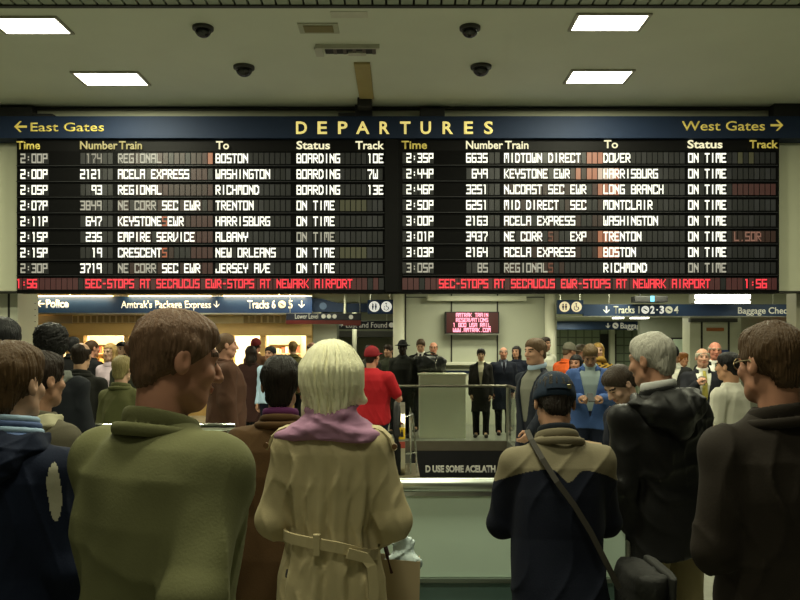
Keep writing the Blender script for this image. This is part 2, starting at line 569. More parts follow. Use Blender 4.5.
    def paint(c):
        q = (c - H.t) @ H.R
        ax = np.abs(q[:, 0])
        out = np.zeros(len(c), int)
        infr = q[:, 1] > .05
        out[infr & (np.hypot(ax - .031, (q[:, 2] - .006) * 1.5) < .0115) & (q[:, 1] > .06)] = 1
        out[infr & (q[:, 1] > .07) & (np.hypot(q[:, 0] * .42, q[:, 2] + .058) < .0095)] = 2
        out[infr & (np.abs(q[:, 2] - .030 + .15 * np.abs(ax - .033)) < .006) & (ax > .012) & (ax < .052)] = 3
        return out
    lipc = tuple(a * b for a, b in zip(skinc, (.85, .55, .5)))
    b = npmesh('body', v, f, [skin(skinc), mat('eye', (.03, .02, .015), .15, var=0), skin(lipc), hairm(tuple(.6 * q for q in hairc) if max(hairc) < .4 else (.25, .2, .15))], t, paint, s)
    # ---- hair and hats
    build_hair(t, hair, H, U, hh * (.8 if near else 1), s)
    if hat: build_hat(t, hat, H, hh, s)
    if glasses:
        bm = bmesh.new()
        for sd in (-1, 1):
            tube(bm, [s * H.pt((sd * .033 + .024 * math.cos(q), .094 - .10 * abs(sd * .033 + .024 * math.cos(q)) ** 1.3, .004 + .019 * math.sin(q))) for q in np.linspace(0, 6.283, 13)[:-1]], .0022, 5, True)
            tube(bm, [s * H.pt(p) for p in ((sd * .056, .084, .008), (sd * .077, .05, .010), (sd * .085, -.01, .012), (sd * .085, -.022, -.006))], .0024, 5)
        tube(bm, [s * H.pt(p) for p in ((-.010, .098, .007), (0, .101, .010), (.010, .098, .007))], .002, 5)
        obj('eyeglasses', bm, mat('spectacle frame', (.25, .20, .10), .3, metal=.6, var=0), t)
    # ---- trousers or skirt, shoes
    g = G()
    g.loft([(.80, .165 * tw, .118 * tw, -.012), (.92, .175 * tw, .125 * tw, -.012), (1.03, .160 * tw, .115 * tw, 0)], fr=ID)
    for sd in (-1, 1):
        kn, an = kneeL[sd], ankL[sd]
        hip = np.array([sd * .090, 0, .88])
        g.chain([hip, kn, an + np.array([0, -.005, -.02])], [.098 * bulk, .074, .066], .03)
    g.folds(.007, 16, 3, aniso=(1.3, 1.3, .6)).cut((0, 0, .035), (0, 0, 1))
    v, f = g.mesh(hf * 1.25 if near else hc)
    npmesh('trousers', v, f, cloth(legs), t, None, s)
    for sd in (-1, 1):
        g = G(); an = ankL[sd]
        hz = an[2] - .085
        g.rc((an[0], an[1] - .045, .043 + hz), (an[0] + sd * .012, an[1] + .165, .030 + hz), .043, .040, .02)
        g.rc((an[0], an[1] - .01, .07 + hz), (an[0], an[1], .11 + hz), .044, .042, .02)
        g.cut((0, 0, .002 + hz), (0, 0, 1))
        v, f = g.mesh(hc * .7)
        npmesh('shoe', v, f, mat('shoe leather %.3f %.3f %.3f' % shoes, shoes, .4, var=.1), t, None, s)
    # ---- shirt under an open jacket
    if shirt is not None and jacket is not None:
        g = G()
        sbl = [(1.00, .155 * tw, .112 * tw, .004), (1.14, .150 * tw, .112 * tw, .008), (1.30, .160 * tw, .116 * tw, .006), (1.39, .140 * tw, .098 * tw, .0), (1.46, .095, .075, -.012), (1.505, .066, .068, -.010)]
        g.loft(sbl, fr=U, k=.02)
        g.torus((0, -.008, 1.50), .064, .066, .013, 1.9, .012, U, tilt=-.2)
        v, f = g.mesh(hf)
        npmesh('shirt', v, f, cloth(shirt, .8), t, None, s)
        if tie is not None:
            bm = bmesh.new()
            pts = [s * U.pt(p) for p in ((0, .085, 1.478), (0, .106, 1.455), (0, .132, 1.40), (0, .139, 1.30), (0, .137, 1.15), (0, .134, 1.02))]
            rings = []
            for p, w in zip(pts, (.018, .020, .024, .030, .038, .042)):
                rings.append([bm.verts.new(Vector(p) + Vector(U.R @ np.array(q))) for q in ((-w * s, 0, 0), (0, .007, 0), (w * s, 0, 0), (0, -.007, 0))])
            for A, Bq in zip(rings[:-1], rings[1:]):
                for k in range(4): bm.faces.new((A[k], A[(k + 1) % 4], Bq[(k + 1) % 4], Bq[k]))
            bm.faces.new(rings[0]); bm.faces.new(rings[-1])
            obj('necktie', bm, cloth(tie, .6), t)
    # ---- jacket, coat or shirt
    if jacket is not None:
        build_top(t, jacket, U, sh, el, wr, tw, sw, bulk, hf, s, female)
    if scarf is not None:
        g = G()
        g.torus((0, -.005, 1.497), .085, .088, .033, 1.25, .02, U, tilt=.35)
        g.torus((0, .0, 1.465), .115, .105, .030, 1.0, .02, U, tilt=.45)
        g.folds(.006, 40, 5)
        v, f = g.mesh(hf)
        npmesh('scarf', v, f, cloth(scarf), t, None, s)
    ctx = dict(root=t, U=U, H=H, s=s, HF=HF, sh=sh, el=el, wr=wr, hf=hf, loc=(dx, d), rot=R_(rot))
    if extra: extra(ctx)
    return ctx
def handpos(c, sd, off=(0, .07, 0)):
    """world position of a person's palm (sd -1 = own left)"""
    p = c['HF'][sd][0].pt(off) * c['s']
    a = c['rot']
    return Vector((c['loc'][0] + p[0] * math.cos(a) - p[1] * math.sin(a), c['loc'][1] + p[0] * math.sin(a) + p[1] * math.cos(a), p[2]))

def build_head(g, H, female=False, sd=1.0):
    j = .92 if female else 1.0
    g.el((0, -.012, .034), (.076, .096, .084), .02, H)
    g.el((0, .028, -.030), (.061 * j, .062, .080), .03, H)
    g.rc((-.014 * j, .056, -.090), (.014 * j, .056, -.090), .022 * j, .022 * j, .03, H)
    for q in (-1, 1):
        g.rc((q * .044 * j, .012, -.068), (q * .022, .045, -.088), .021, .020, .03, H)
        g.el((q * .040, .066, -.024), (.022, .018, .020), .02, H)                 # cheekbone
        g.el((q * .031, .097, .005), (.017, .016, .011), .012, H, 's')             # socket
    g.rc((-.036, .078, .026), (.036, .078, .026), .011, .011, .02, H)
    for q in (-1, 1): g.el((q * .031, .074, .006), (.0135, .0135, .0115), .003, H)
    g.chain([(0, .086, .014), (0, .100, -.008), (0, .110, -.026)], [.008, .010, .013], .012, H)
    for q in (-1, 1): g.el((q * .012, .098, -.031), (.009, .010, .008), .008, H)
    g.el((0, .088, -.054), (.024, .011, .0065), .006, H)
    g.el((0, .086, -.064), (.020, .011, .0070), .006, H)
    for q in (-1, 1):
        g.el((q * .079, -.010, -.004), (.010, .020, .033), .008, H)
        g.el((q * .088, -.004, .002), (.006, .009, .016), .005, H, 's')

def build_hand(g, F0, curl=.4, ts=1):
    g.rc((0, -.03, 0), (0, .015, 0), .026, .027, .02, F0)
    for i, (fx, L) in enumerate(((.029, .070), (.010, .079), (-.009, .073), (-.027, .058))):
        fx *= ts
        root = np.array([fx * .95, .088 - .004 * abs(i - 1), 0])
        g.rc((fx * .45, .012, 0), root, .017, .0125, .018, F0)
        p, a = root, 0.0
        for j, (l, r) in enumerate(((.45, .0095), (.32, .0085), (.23, .0075))):
            a += curl * (1.15, 1.25, .8)[j] * (1 + .08 * i)
            q = p + np.array([0, math.cos(a), -math.sin(a)]) * L * l * 1.15
            g.rc(p, q, r, r * .9, .004, F0)
            p = q
    a0 = np.array([.022 * ts, .022, -.008]); a1 = np.array([.046 * ts, .050, -.020 - .012 * curl])
    a2 = np.array([(.056 - .02 * curl) * ts, .078, -.028 - .02 * curl]); a3 = np.array([(.056 - .036 * curl) * ts, .098, -.034 - .022 * curl])
    g.rc(a0, a1, .017, .0125, .012, F0); g.rc(a1, a2, .0115, .010, .005, F0); g.rc(a2, a3, .010, .008, .004, F0)

def build_hair(t, hair, H, U, h, s):
    st, c = hair[0], hair[1]
    if st == 'none': return
    g = G()
    n1 = unit((0, -.145, .16))
    def keep(y0=.093, z0=.062):
        g.cut((0, y0, z0), (0, -.145, .16), H)
    if st in ('short', 'crop', 'balding', 'fringe'):
        th = .010 if st != 'crop' else .006
        g.el((0, -.014, .036), (.076 + th, .096 + th, .084 + th), .0, H)
        if st != 'crop': g.el((0, .032, .080), (.058, .050, .034), .03, H)
        g.el((0, -.070, -.035), (.056, .034, .050), .03, H)
        keep()
        if st == 'balding': g.cutf(lambda x, y, z: np.minimum(z - .040 + .35 * np.minimum(y, 0), .08 - abs(x) * .0) * 1.0, H)
        if st == 'fringe': g.cutf(lambda x, y, z: np.minimum(z - .060, y + .075), H)
    elif st == 'mop':
        g.el((0, -.015, .038), (.087, .109, .097), .0, H)
        g.el((0, .04, .082), (.064, .053, .038), .03, H)
        g.el((0, -.068, -.045), (.060, .038, .058), .03, H)
        keep(.098, .045)
    elif st == 'long':
        g.el((0, -.016, .038), (.091, .111, .097), .0, H)
        g.chain([(0, -.052, .0), (0, -.062, -.12), (0, -.066, -.20)], [.080, .078, .060], .03, H)
        for q in (-1, 1): g.chain([(q * .070, -.005, .03), (q * .074, .0, -.08), (q * .066, .01, -.15)], [.026, .024, .018], .02, H)
        g.cutf(lambda x, y, z: np.minimum(y - .028, np.minimum(.066 - np.abs(x), .060 - z)), H)
    elif st == 'updo':
        g.el((0, -.016, .038), (.090, .110, .097), .0, H)
        g.el((0, -.085, .055), (.050, .045, .050), .03, H)
        keep(.095, .052)
    elif st == 'afro':
        g.el((0, -.022, .052), (.108, .122, .112), .0, H)
        g.el((0, -.04, .115), (.09, .09, .05), .05, H)
        keep(.10, .045)
        g.folds(.005, 210, 4, True)
    elif st == 'bob':
        g.el((0, -.018, .030), (.108, .120, .108), .0, H)
        g.loft([(-.170, .060, .052, -.058), (-.135, .080, .074, -.045), (-.085, .103, .096, -.030), (-.03, .116, .114, -.022), (.03, .110, .112, -.018)], .05, H, n=2.05, rnd=.03)
        g.rc((.095, -.02, -.06), (.122, -.02, -.088), .020, .010, .03, H); g.rc((-.085, -.04, -.12), (-.100, -.03, -.160), .018, .008, .03, H)
        g.cutf(lambda x, y, z: np.minimum(y - .040, np.minimum(.060 - np.abs(x), .055 - z)), H)
        rg = np.random.RandomState(3)
        Ri = H.R.T
        ks = [(rg.randint(14, 60), rg.uniform(0, 6.28), rg.uniform(-20, 20)) for _ in range(9)]
        def strands(x, y, z):
            x, y, z = x - H.t[0], y - H.t[1], z - H.t[2]
            a = np.arctan2(Ri[0, 0] * x + Ri[0, 1] * y + Ri[0, 2] * z, -(Ri[1, 0] * x + Ri[1, 1] * y + Ri[1, 2] * z) - .02)
            zz = Ri[2, 0] * x + Ri[2, 1] * y + Ri[2, 2] * z
            r = 0
            for k, p, w in ks: r = r + np.sin(k * a + p + w * zz + 1.2 * np.sin(zz * 30 + p))
            e = np.clip((-.06 - zz) / .1, 0, 1)
            return r * (.0010 + .0010 * e) + .006 * e * np.sin(7 * a + 1.0)
        g.dispf(strands)
    if st in ('short', 'mop', 'long', 'updo', 'fringe', 'balding'):
        rg = np.random.RandomState(int(abs(c[0]) * 9e3) % 997 + 3); Ri = H.R.T
        ks = [(rg.randint(18, 75), rg.uniform(0, 6.28), rg.uniform(-25, 25)) for _ in range(8)]
        def strands(x, y, z):
            x, y, z = x - H.t[0], y - H.t[1], z - H.t[2]
            lx = Ri[0, 0] * x + Ri[0, 1] * y + Ri[0, 2] * z; ly = Ri[1, 0] * x + Ri[1, 1] * y + Ri[1, 2] * z; zz = Ri[2, 0] * x + Ri[2, 1] * y + Ri[2, 2] * z
            aa = np.arctan2(lx, -ly - .035)
            r = 0
            for k, p, w in ks: r = r + np.sin(k * aa + p + w * zz + 1.2 * np.sin(zz * 25 + p))
            return r * .00085
        g.dispf(strands)
        g.folds(.0016, 90, 11, True)
    v, f = g.mesh(h)
    npmesh('hair', v, f, hairm(c), t, None, s)

def build_hat(t, hat, H, h, s):
    kind, c = hat[0], hat[1]
    g = G()
    m = cloth(c, .8)
    if kind == 'cap':
        g.el((0, -.012, .036), (.088, .108, .096), .0, H)
        g.el((0, -.012, .016), (.088, .108, .05), .015, H)
        g.dispf(lambda x, y, z: -.0010 * np.exp(-((np.mod(np.arctan2(x - H.t[0], y - H.t[1]) + .52, 1.047) - .52) / .03) ** 2))
        g.cut((0, 0, .006), (0, -.10, 1), H)
        v, f = g.mesh(h)
        cp = npmesh('cap', v, f, m, t, None, s)
        g = G(); g.el((0, .125, .034), (.072, .078, .011), .0, H); g.cut((0, .075, 0), (0, 1, 0), H)
        v, f = g.mesh(h * .7); npmesh('brim', v, f, m, cp, None, s)
        g = G(); g.el((0, -.012, .134), (.010, .010, .006), .0, H)
        v, f = g.mesh(.003); npmesh('cap_button', v, f, m, cp, None, s)
        if len(hat) > 2:
            bm = bmesh.new()
            pts = [s * H.pt((.100 * math.sin(q), -.012 - .117 * math.cos(q), .030)) for q in np.linspace(-.55, .55, 9)]
            strip(bm, pts, [list(H.R @ np.array((math.sin(q), -math.cos(q), 0))) for q in np.linspace(-.55, .55, 9)], .018 * s, .004)
            obj('cap_strap', bm, m, cp)
            q = .42
            b = s * H.pt((.102 * math.sin(q), -.012 - .121 * math.cos(q), .030))
            obj('buckle', B(b[0] - .008, b[0] + .008, b[1] - .003, b[1] + .003, b[2] - .007, b[2] + .007, bev=.001), mat('buckle brass', (.7, .6, .3), .3, metal=1, var=0), cp)
    elif kind == 'beanie':
        g.el((0, -.012, .045), (.090, .110, .105), .0, H); g.cut((0, 0, .025), (0, -.25, 1), H)
        v, f = g.mesh(h); npmesh('knit_cap', v, f, m, t, None, s)
    elif kind == 'brim':
        g.el((0, -.012, .060), (.088, .106, .095), .0, H); g.el((0, -.012, .05), (.15, .17, .014), .02, H); g.cut((0, 0, .03), (0, -.1, 1), H)
        v, f = g.mesh(h); npmesh('hat', v, f, m, t, None, s)

def build_top(t, J, U, sh, el, wr, tw, sw, bulk, h, s, female):
    """J: kind, color and options hem, flare, collar, hood, open (lowest z of the neck opening), openw, sleeve, yoke, fit, stripes"""
    kind = J.get('kind', 'jacket'); c = J['c']
    hem = J.get('hem', {'jacket': .78, 'coat': .50, 'shirt': .84, 'tee': .84}[kind])
    fit = J.get('fit', {'jacket': .016, 'coat': .020, 'shirt': .0, 'tee': .004}[kind])
    fl = J.get('flare', .0)
    e = fit
    g = G()
    prof = []
    if hem < .75:
        prof += [(hem, (.185 + fl) * tw + e, (.135 + fl * .8) * tw + e, -.005), ((hem + .85) / 2, (.183 + fl * .6) * tw + e, (.132 + fl * .5) * tw + e, -.006)]
    else:
        prof += [(hem, (.178 + fl) * tw + e, (.130 + fl * .7) * tw + e, -.006)]
    wst = J.get('waist', .168)
    prof += [(.90, .180 * tw + e, .130 * tw + e, -.006), (1.08, wst * tw + e, .118 * tw + e, .0), (1.25, .176 * tw + e, .126 * tw + e, .0),
             (1.36, .170 * tw + e, .115 * tw + e * .8, -.008), (1.43, .122 * tw + e, .092 * tw + e * .6, -.014), (1.478, .084 + e * .5, .076 + e * .4, -.018), (1.505, .067 + e * .4, .066 + e * .4, -.014)]
    g.loft(prof, .03, U, n=2.35)
    sr = J.get('sleeve_r', 1.0)
    short = kind == 'tee'
    for sd in (-1, 1):
        S0, E, W = sh[sd], el[sd], wr[sd]
        r0 = (.058 * bulk + e * .55)
        if short:
            g.rc((sd * sw * .50, -.012, 1.425), S0, .048, r0, .035, U)
            g.rc(S0, S0 + (E - S0) * .72, r0, .060 * bulk, .02, U)
        else:
            g.rc((sd * sw * .45, -.014, 1.432), S0, .046, r0, .04, U)
            g.rc(S0, E, r0, (.050 * bulk + e * .6) * sr, .03, U)
            g.rc(E, W - (W - E) * .02, (.050 * bulk + e * .6) * sr, (.042 + e * .6) * sr, .025, U)
    if J.get('lump'):
        for a in J['lump']: g.rc(*a, fr=U)
    amp = J.get('fold', .008)
    g.folds(amp, J.get('freq', 17), int(abs(c[0]) * 1e4 + abs(c[2]) * 3e3) % 9973, aniso=J.get('aniso', (1.3, 1.3, .6)))
    if J.get('gather'):
        ga = J['gather']
        def gf(x, y, z):
            a = np.arctan2(x, -y)
            w = np.clip((1.40 - z) / .25, 0, 1)
            return w * ga * (np.sin(11 * a + .6 + 1.2 * np.sin(2.1 * z)) + .6 * np.sin(19 * a + 2 + 2 * np.sin(3 * z)))
        g.dispf(gf)
    hm = U.pt((0, 0, hem))
    g.cuts.append(lambda x, y, z: hm[2] - z + .012 * np.sin(x * 14 + 1) + .01 * np.sin(y * 17))
    if J.get('open'):
        zo = J['open']; ow = J.get('openw', .075)
        g.cutf(lambda x, y, z: np.minimum(np.minimum((ow * np.clip((z - zo) / (1.46 - zo), -1, 1.2) - np.abs(x)), y - .02), (z - zo) * .5), U)
    v, f = g.mesh(h)
    paint = None
    mats = [cloth(c, J.get('rough', .85), J.get('bump', .10), J.get('bscale', 160.0), J.get('spec', .25))]
    if J.get('paint'):
        mats += [cloth(q) for q in J['paint'][0]]
        fn = J['paint'][1]
        Ri = U.R
        def paint(cc): return fn((cc - U.t) @ Ri)
    nm = {'jacket': 'jacket', 'coat': 'coat', 'shirt': 'shirt', 'tee': 't_shirt'}[kind]
    jk = npmesh(J.get('name', nm), v, f, mats, t, paint, s)
    # slits of dark lining where the sleeves end are hidden by the hands; collar and hood are parts of the jacket
    if J.get('collar', kind != 'tee'):
        g = G()
        cc = J.get('collar_c', c)
        hi = J.get('collar_h', 1.0)
        g.torus((0, -.016, 1.486), .080, .082, .011, 2.1 * hi, .01, U, tilt=-.22)
        g.torus((0, -.024, 1.462), .104, .096, .010, 1.6, .015, U, tilt=-.12)
        if J.get('open'):
            g.cutf(lambda x, y, z: np.minimum(.055 - np.abs(x), y), U)
        v, f = g.mesh(h * .8)
        npmesh('collar', v, f, cloth(cc), jk, None, s)
    if J.get('hood'):
        g = G()
        hs = J['hood'] if isinstance(J['hood'], (int, float)) and J['hood'] is not True else 1.0
        g.chain([(-.105, .02, 1.475), (-.120 * hs, -.055, 1.455), (-.085 * hs, -.125, 1.425), (0, -.15, 1.405), (.085 * hs, -.125, 1.425), (.120 * hs, -.055, 1.455), (.105, .02, 1.475)],
                [.022, .038, .050 * hs, .056 * hs, .050 * hs, .038, .022], .03, U)
        g.chain([(-.06, -.10, 1.47), (0, -.125, 1.46), (.06, -.10, 1.47)], [.04 * hs, .05 * hs, .04 * hs], .03, U)
        g.chain([(-.05, -.14, 1.39), (0, -.155, 1.33), (.05, -.14, 1.39)], [.04, .036, .04], .04, U)
        g.folds(.008, 34, 2)
        v, f = g.mesh(h)
        npmesh('hood', v, f, cloth(J.get('hood_c', c), J.get('rough', .85)), jk, None, s)
    return jk
# ------------------------------------------------------------------ the setting
FLOOR = mat('terrazzo floor', (.24, .245, .20), .35, var=.25, scale=14)
CEILM = mat('painted ceiling', (.62, .65, .53), .7, var=.07, scale=1.2, bump=.12, bscale=40)
CEIL2 = mat('hall ceiling', (.55, .56, .44), .7, var=.05, scale=2)
SOFF = mat('cream enamel panel', (.58, .59, .43), .5, var=.05, scale=3)
PALE = mat('pale grey green panel', (.50, .52, .42), .5, var=.05, scale=2.5)
PALE2 = mat('pale column paint', (.60, .61, .48), .45, var=.05, scale=3)
DARKTRIM = mat('dark joint', (.03, .03, .025), .6, var=.1)
NAVY = mat('navy sign enamel', (.009, .020, .050), .65, spec=.3, var=.10, scale=8)
SLAT = mat('grey green ceiling slat', (.30, .34, .26), .5, var=.2, scale=3)
WHITE_T = glow('white sign lettering', (1.0, 1.0, .90), .55, (.7, .7, .65))
DIM_T = glow('dim sign lettering', (1.0, .97, .75), .20, (.6, .6, .5))
YEL_T = glow('yellow lit lettering', (1.0, .80, .25), .62, (.7, .6, .2))
YELDIM_T = glow('yellow sign lettering', (1.0, .78, .15), .25, (.55, .45, .1))

WX0, WX1, WY0, WY1 = -1.12, 1.92, 9.98, 14.40      # stair well
bm = bmesh.new()
for (a, b, c, d) in ((-13, WX0, -4, 31), (WX1, 13, -4, 31), (WX0, WX1, -4, WY0), (WX0, WX1, WY1, 31)):
    box(bm, a, b, c, d, -.25, 0)
struct('floor', bm, FLOOR)
WELL = mat('well wall', (.10, .10, .08), .6)
for nm, q in (('wall_stairwell_east', (WX0 - .12, WX0, WY0 - .12, WY1 + .12)), ('wall_stairwell_west', (WX1, WX1 + .12, WY0 - .12, WY1 + .12)),
              ('wall_stairwell_north', (WX0, WX1, WY1, WY1 + .12)), ('wall_stairwell_south', (WX0, WX1, WY0 - .12, WY0))):
    struct(nm, B(*q, -3.6, -.25), WELL)
struct('floor_lower', B(WX0 - .1, WX1 + .1, WY0, WY1, -3.7, -3.6), FLOOR)

# ceilings
struct('ceiling', B(-13, 13, 8.62, 12.26, CEIL, CEIL + .2), CEILM)
bm = bmesh.new()
box(bm, -10, 10, -4, 8.56, CEIL + .10, CEIL + .2)
for i in range(-34, 35):
    x = i * .147
    box(bm, x + .012, x + .135, -4, 8.56, CEIL, CEIL + .05)
struct('ceiling_slats', bm, SLAT)
struct('trim_1', B(-13, 13, 8.56, 8.62, CEIL - .015, CEIL + .1), DARKTRIM)
SOF_Z = Z(291, 12.25)
bm = bmesh.new()
box(bm, -13, 13, 12.25, 12.55, SOF_Z, CEIL)
for px in (4,): pass
struct('wall_soffit', bm, SOFF)
struct('trim_2', B(-13, 13, 12.17, 12.25, CEIL - .04, CEIL - .001), DARKTRIM)
struct('trim_3', B(-13, 13, 12.24, 12.56, SOF_Z - .02, SOF_Z), DARKTRIM)
LOW = 2.99
struct('ceiling_low', B(-13, 3.46, 12.55, 31, LOW, LOW + .1), CEIL2)
struct('ceiling_low_2', B(3.46, 13, 12.55, 18.2, LOW, LOW + .1), CEIL2)
CORR = 2.47
struct('ceiling_corridor', B(3.46, 13, 18.2, 31, CORR, LOW + .1), CEIL2)
# columns at both ends of the board
bm = bmesh.new()
xr = X(17.5, 12.6)
box(bm, -8.2, X(17.5, 12.6), 12.6, 13.32, 0, SOF_Z + .3)
struct('wall_column_east', bm, PALE2)
bm = bmesh.new()
box(bm, X(10, 12.6) - .03, X(10, 12.6), 12.585, 12.6, 0, SOF_Z - .02)
for k in range(9): lathe(bm, [(.012, 0), (.012, .01)], (X(17.5, 12.6) + .001, 13.2, 1.6 + k * .1), 8)
struct('trim_4', bm, DARKTRIM)
struct('wall_column_west', B(X(786.5, 12.92), 8.6, 12.6, 12.92, 0, SOF_Z + .3), mat('tan column', (.40, .38, .28), .5, var=.06))

# centre wall of big pale panels
CW = 17.5
bm = bmesh.new()
box(bm, X(393, CW), X(557, CW), CW + .02, CW + .4, 0, LOW)
struct('wall_center', bm, PALE)
bm = bmesh.new()
for px in (405.5, 451.5, 497.5, 545):
    box(bm, X(px - .7, CW), X(px + .7, CW), CW, CW + .02, 1.35, LOW)
box(bm, X(405.5, CW), X(426, CW), CW, CW + .02, Z(297.6, CW), Z(296.8, CW)); box(bm, X(525, CW), X(545, CW), CW, CW + .02, Z(297.6, CW), Z(296.8, CW))
struct('trim_5', bm, DARKTRIM)
bm = bmesh.new()
for a, b in ((393, 404.5), (546, 557)):
    x0, x1 = X(a, CW - .3), X(b, CW - .3)
    lathe(bm, [((x1 - x0) / 2, 0), ((x1 - x0) / 2, LOW)], ((x0 + x1) / 2, CW - .12, 0), 20)
struct('wall_column_pair', bm, mat('bright column paint', (.74, .74, .60), .4, var=.04), smooth=True)
bm = bmesh.new()
box(bm, X(405, CW - .1), X(497, CW - .1), CW - .16, CW + .02, Z(365, CW), Z(362, CW), bev=.01)
struct('trim_6', bm, mat('bright ledge', (.75, .75, .62), .4, var=.03))
struct('baseboard_center', B(X(405, CW - .1), X(497, CW - .1), CW - .05, CW + .02, 0, Z(369, CW)), PALE2)
struct('trim_7', B(X(405, CW - .1), X(497, CW - .1), CW - .07, CW - .05, Z(373.5, CW), Z(370.5, CW)), NAVY)
bm = bmesh.new()
box(bm, X(427, CW), X(525, CW), CW - .22, CW + .02, Z(301.5, CW), Z(296.5, CW), bev=.01)
t = tag(obj('wall_light_box', bm, PALE2), 'long pale light box high on the wall above the red message screen', 'light box')

# far walls on the west (right) part
TILE = bpy.data.materials.new('green wall tile'); TILE.use_nodes = True
nt = TILE.node_tree; bk = nt.nodes.new('ShaderNodeTexBrick')
for k, v_ in (('Color1', (.30, .36, .25, 1)), ('Color2', (.27, .33, .23, 1)), ('Mortar', (.12, .15, .10, 1))): bk.inputs[k].default_value = v_
bk.inputs['Scale'].default_value = 1.0; bk.offset = 0
for k, v_ in (('Mortar Size', .02), ('Brick Width', .25), ('Row Height', .25)): bk.inputs[k].default_value = v_
tcn = nt.nodes.new('ShaderNodeTexCoord'); mpn = nt.nodes.new('ShaderNodeMapping'); mpn.inputs['Rotation'].default_value = (R_(90), 0, 0)
nt.links.new(tcn.outputs['Object'], mpn.inputs[0]); nt.links.new(mpn.outputs[0], bk.inputs['Vector'])
nt.links.new(bk.outputs['Color'], nt.nodes['Principled BSDF'].inputs['Base Color']); nt.nodes['Principled BSDF'].inputs['Roughness'].default_value = .35
FW = 25.0
struct('wall_west_far', B(X(540, FW), 13, FW, FW + .2, 0, CORR), TILE)
struct('wall_north_side', B(X(557, CW) - .15, X(557, CW), CW + .4, FW, 0, LOW), PALE)
bm = bmesh.new(); box(bm, X(600, FW), X(616, FW), FW - .04, FW, 0, Z(334, FW)); struct('door_1', bm, mat('doorway shade', (.02, .02, .018), .6))  # flat dark panel painted as the shade of an open doorway
struct('trim_8', B(X(609.5, 24.5), X(614, 24.5), 24.4, 24.6, 0, CORR), PALE2)
# bright pier with panels
PW = 18.6
struct('wall_pier', B(X(690, PW), X(741, PW), PW, PW + .5, 0, CORR), PALE2)
bm = bmesh.new()
for px in (701.6, 728.6): box(bm, X(px - .9, PW), X(px + .9, PW), PW - .012, PW, 0, Z(322, PW))
box(bm, X(690, PW - .1), X(737, PW - .1), PW - .14, PW, Z(322, PW - .1), Z(318.3, PW - .1))
struct('trim_9', bm, DARKTRIM)
bm = bmesh.new(); box(bm, X(640, 21), X(690, 21), 21, 21.2, 0, CORR); struct('wall_west_panel', bm, mat('grey partition', (.25, .27, .21), .5, var=.06))
struct('wall_far_right', B(X(741, 21), 13, 21, 21.2, 0, CORR), PALE)
struct('wall_end', B(-13, X(540, FW), 30, 30.2, 0, LOW), PALE)

# the ticket hall on the east (left) part
SD = 20.0
GOLD = mat('golden tan fascia', (.60, .40, .15), .55, var=.08, scale=4)
CREAMW = mat('shop white', (.85, .80, .66), .6, var=.03)
FRZ = mat('tan frieze', (.74, .62, .40), .6, var=.08)
xa, xb = X(30, SD) - 3, X(312, SD)
openings = [(30, 40), (43, 66), (83.5, 124), (129, 169), (176, 178.5), (196, 226), (233, 260), (265, 306)]
bm = bmesh.new()
zt = Z(335.6, SD); zs = 1.05
box(bm, xa, xb, SD, SD + .25, Z(323.5, SD), LOW)
prev = xa
for a, b in openings:
    box(bm, prev, X(a, SD), SD, SD + .25, zs, zt); prev = X(b, SD)
box(bm, prev, xb, SD, SD + .25, zs, zt)
box(bm, xa, xb, SD - .25, SD + .3, 0, zs)
struct('wall_east', bm, GOLD)
struct('trim_10', B(xa, xb, SD - .06, SD + .25, zt, Z(323.5, SD)), GOLD)
bm = bmesh.new()
box(bm, X(73, SD), xb, SD - .05, SD, Z(323, SD), Z(313.5, SD), 0)
px = 74.0
while px < 306:
    if not (168 < px < 238):
        box(bm, X(px, SD), X(px + 4.2, SD), SD - .08, SD - .05, Z(322.6, SD), Z(316, SD), 1, bev=.01)
    px += 6.3
box(bm, X(206, SD), X(244, SD), SD - .08, SD - .05, Z(323.5, SD), Z(316.5, SD), 2)
box(bm, X(36, SD), X(73, SD), SD - .07, SD, Z(323.5, SD), Z(315.5, SD), 3)
struct('trim_11', bm, [FRZ, mat('frieze block', (.40, .30, .16), .6), mat('frieze panel', (.80, .68, .45), .6), mat('frieze shutter', (.40, .32, .22), .6)])
bm = bmesh.new()
box(bm, xa, xb, SD + 2.2, SD + 2.3, 0, LOW); box(bm, xb - .05, xb, SD + .25, SD + 2.2, 0, LOW); box(bm, xa, xa + .05, SD + .25, SD + 2.2, 0, LOW)
struct('wall_shop', bm, CREAMW)
struct('wall_pillar_pale', B(X(312, 20.3), X(337, 20.3), 20.3, 21, 0, Z(322, 20.3)), PALE)
struct('wall_east_end', B(xb, X(393, 24.5), 24.5, 24.7, 0, LOW), mat('far grey wall', (.33, .35, .26), .6, var=.06))
struct('wall_lintel', B(X(337, 23.6), X(396, 23.6), 23.6, 24.4, Z(337, 23.6), Z(331, 23.6)), DARKTRIM)
bm = bmesh.new(); lathe(bm, [(X(356.4, 23) - X(354, 23), 0), (X(356.4, 23) - X(354, 23), LOW)], (X(354.5, 23), 23, 0), 14)
struct('wall_post', bm, PALE2, smooth=True)

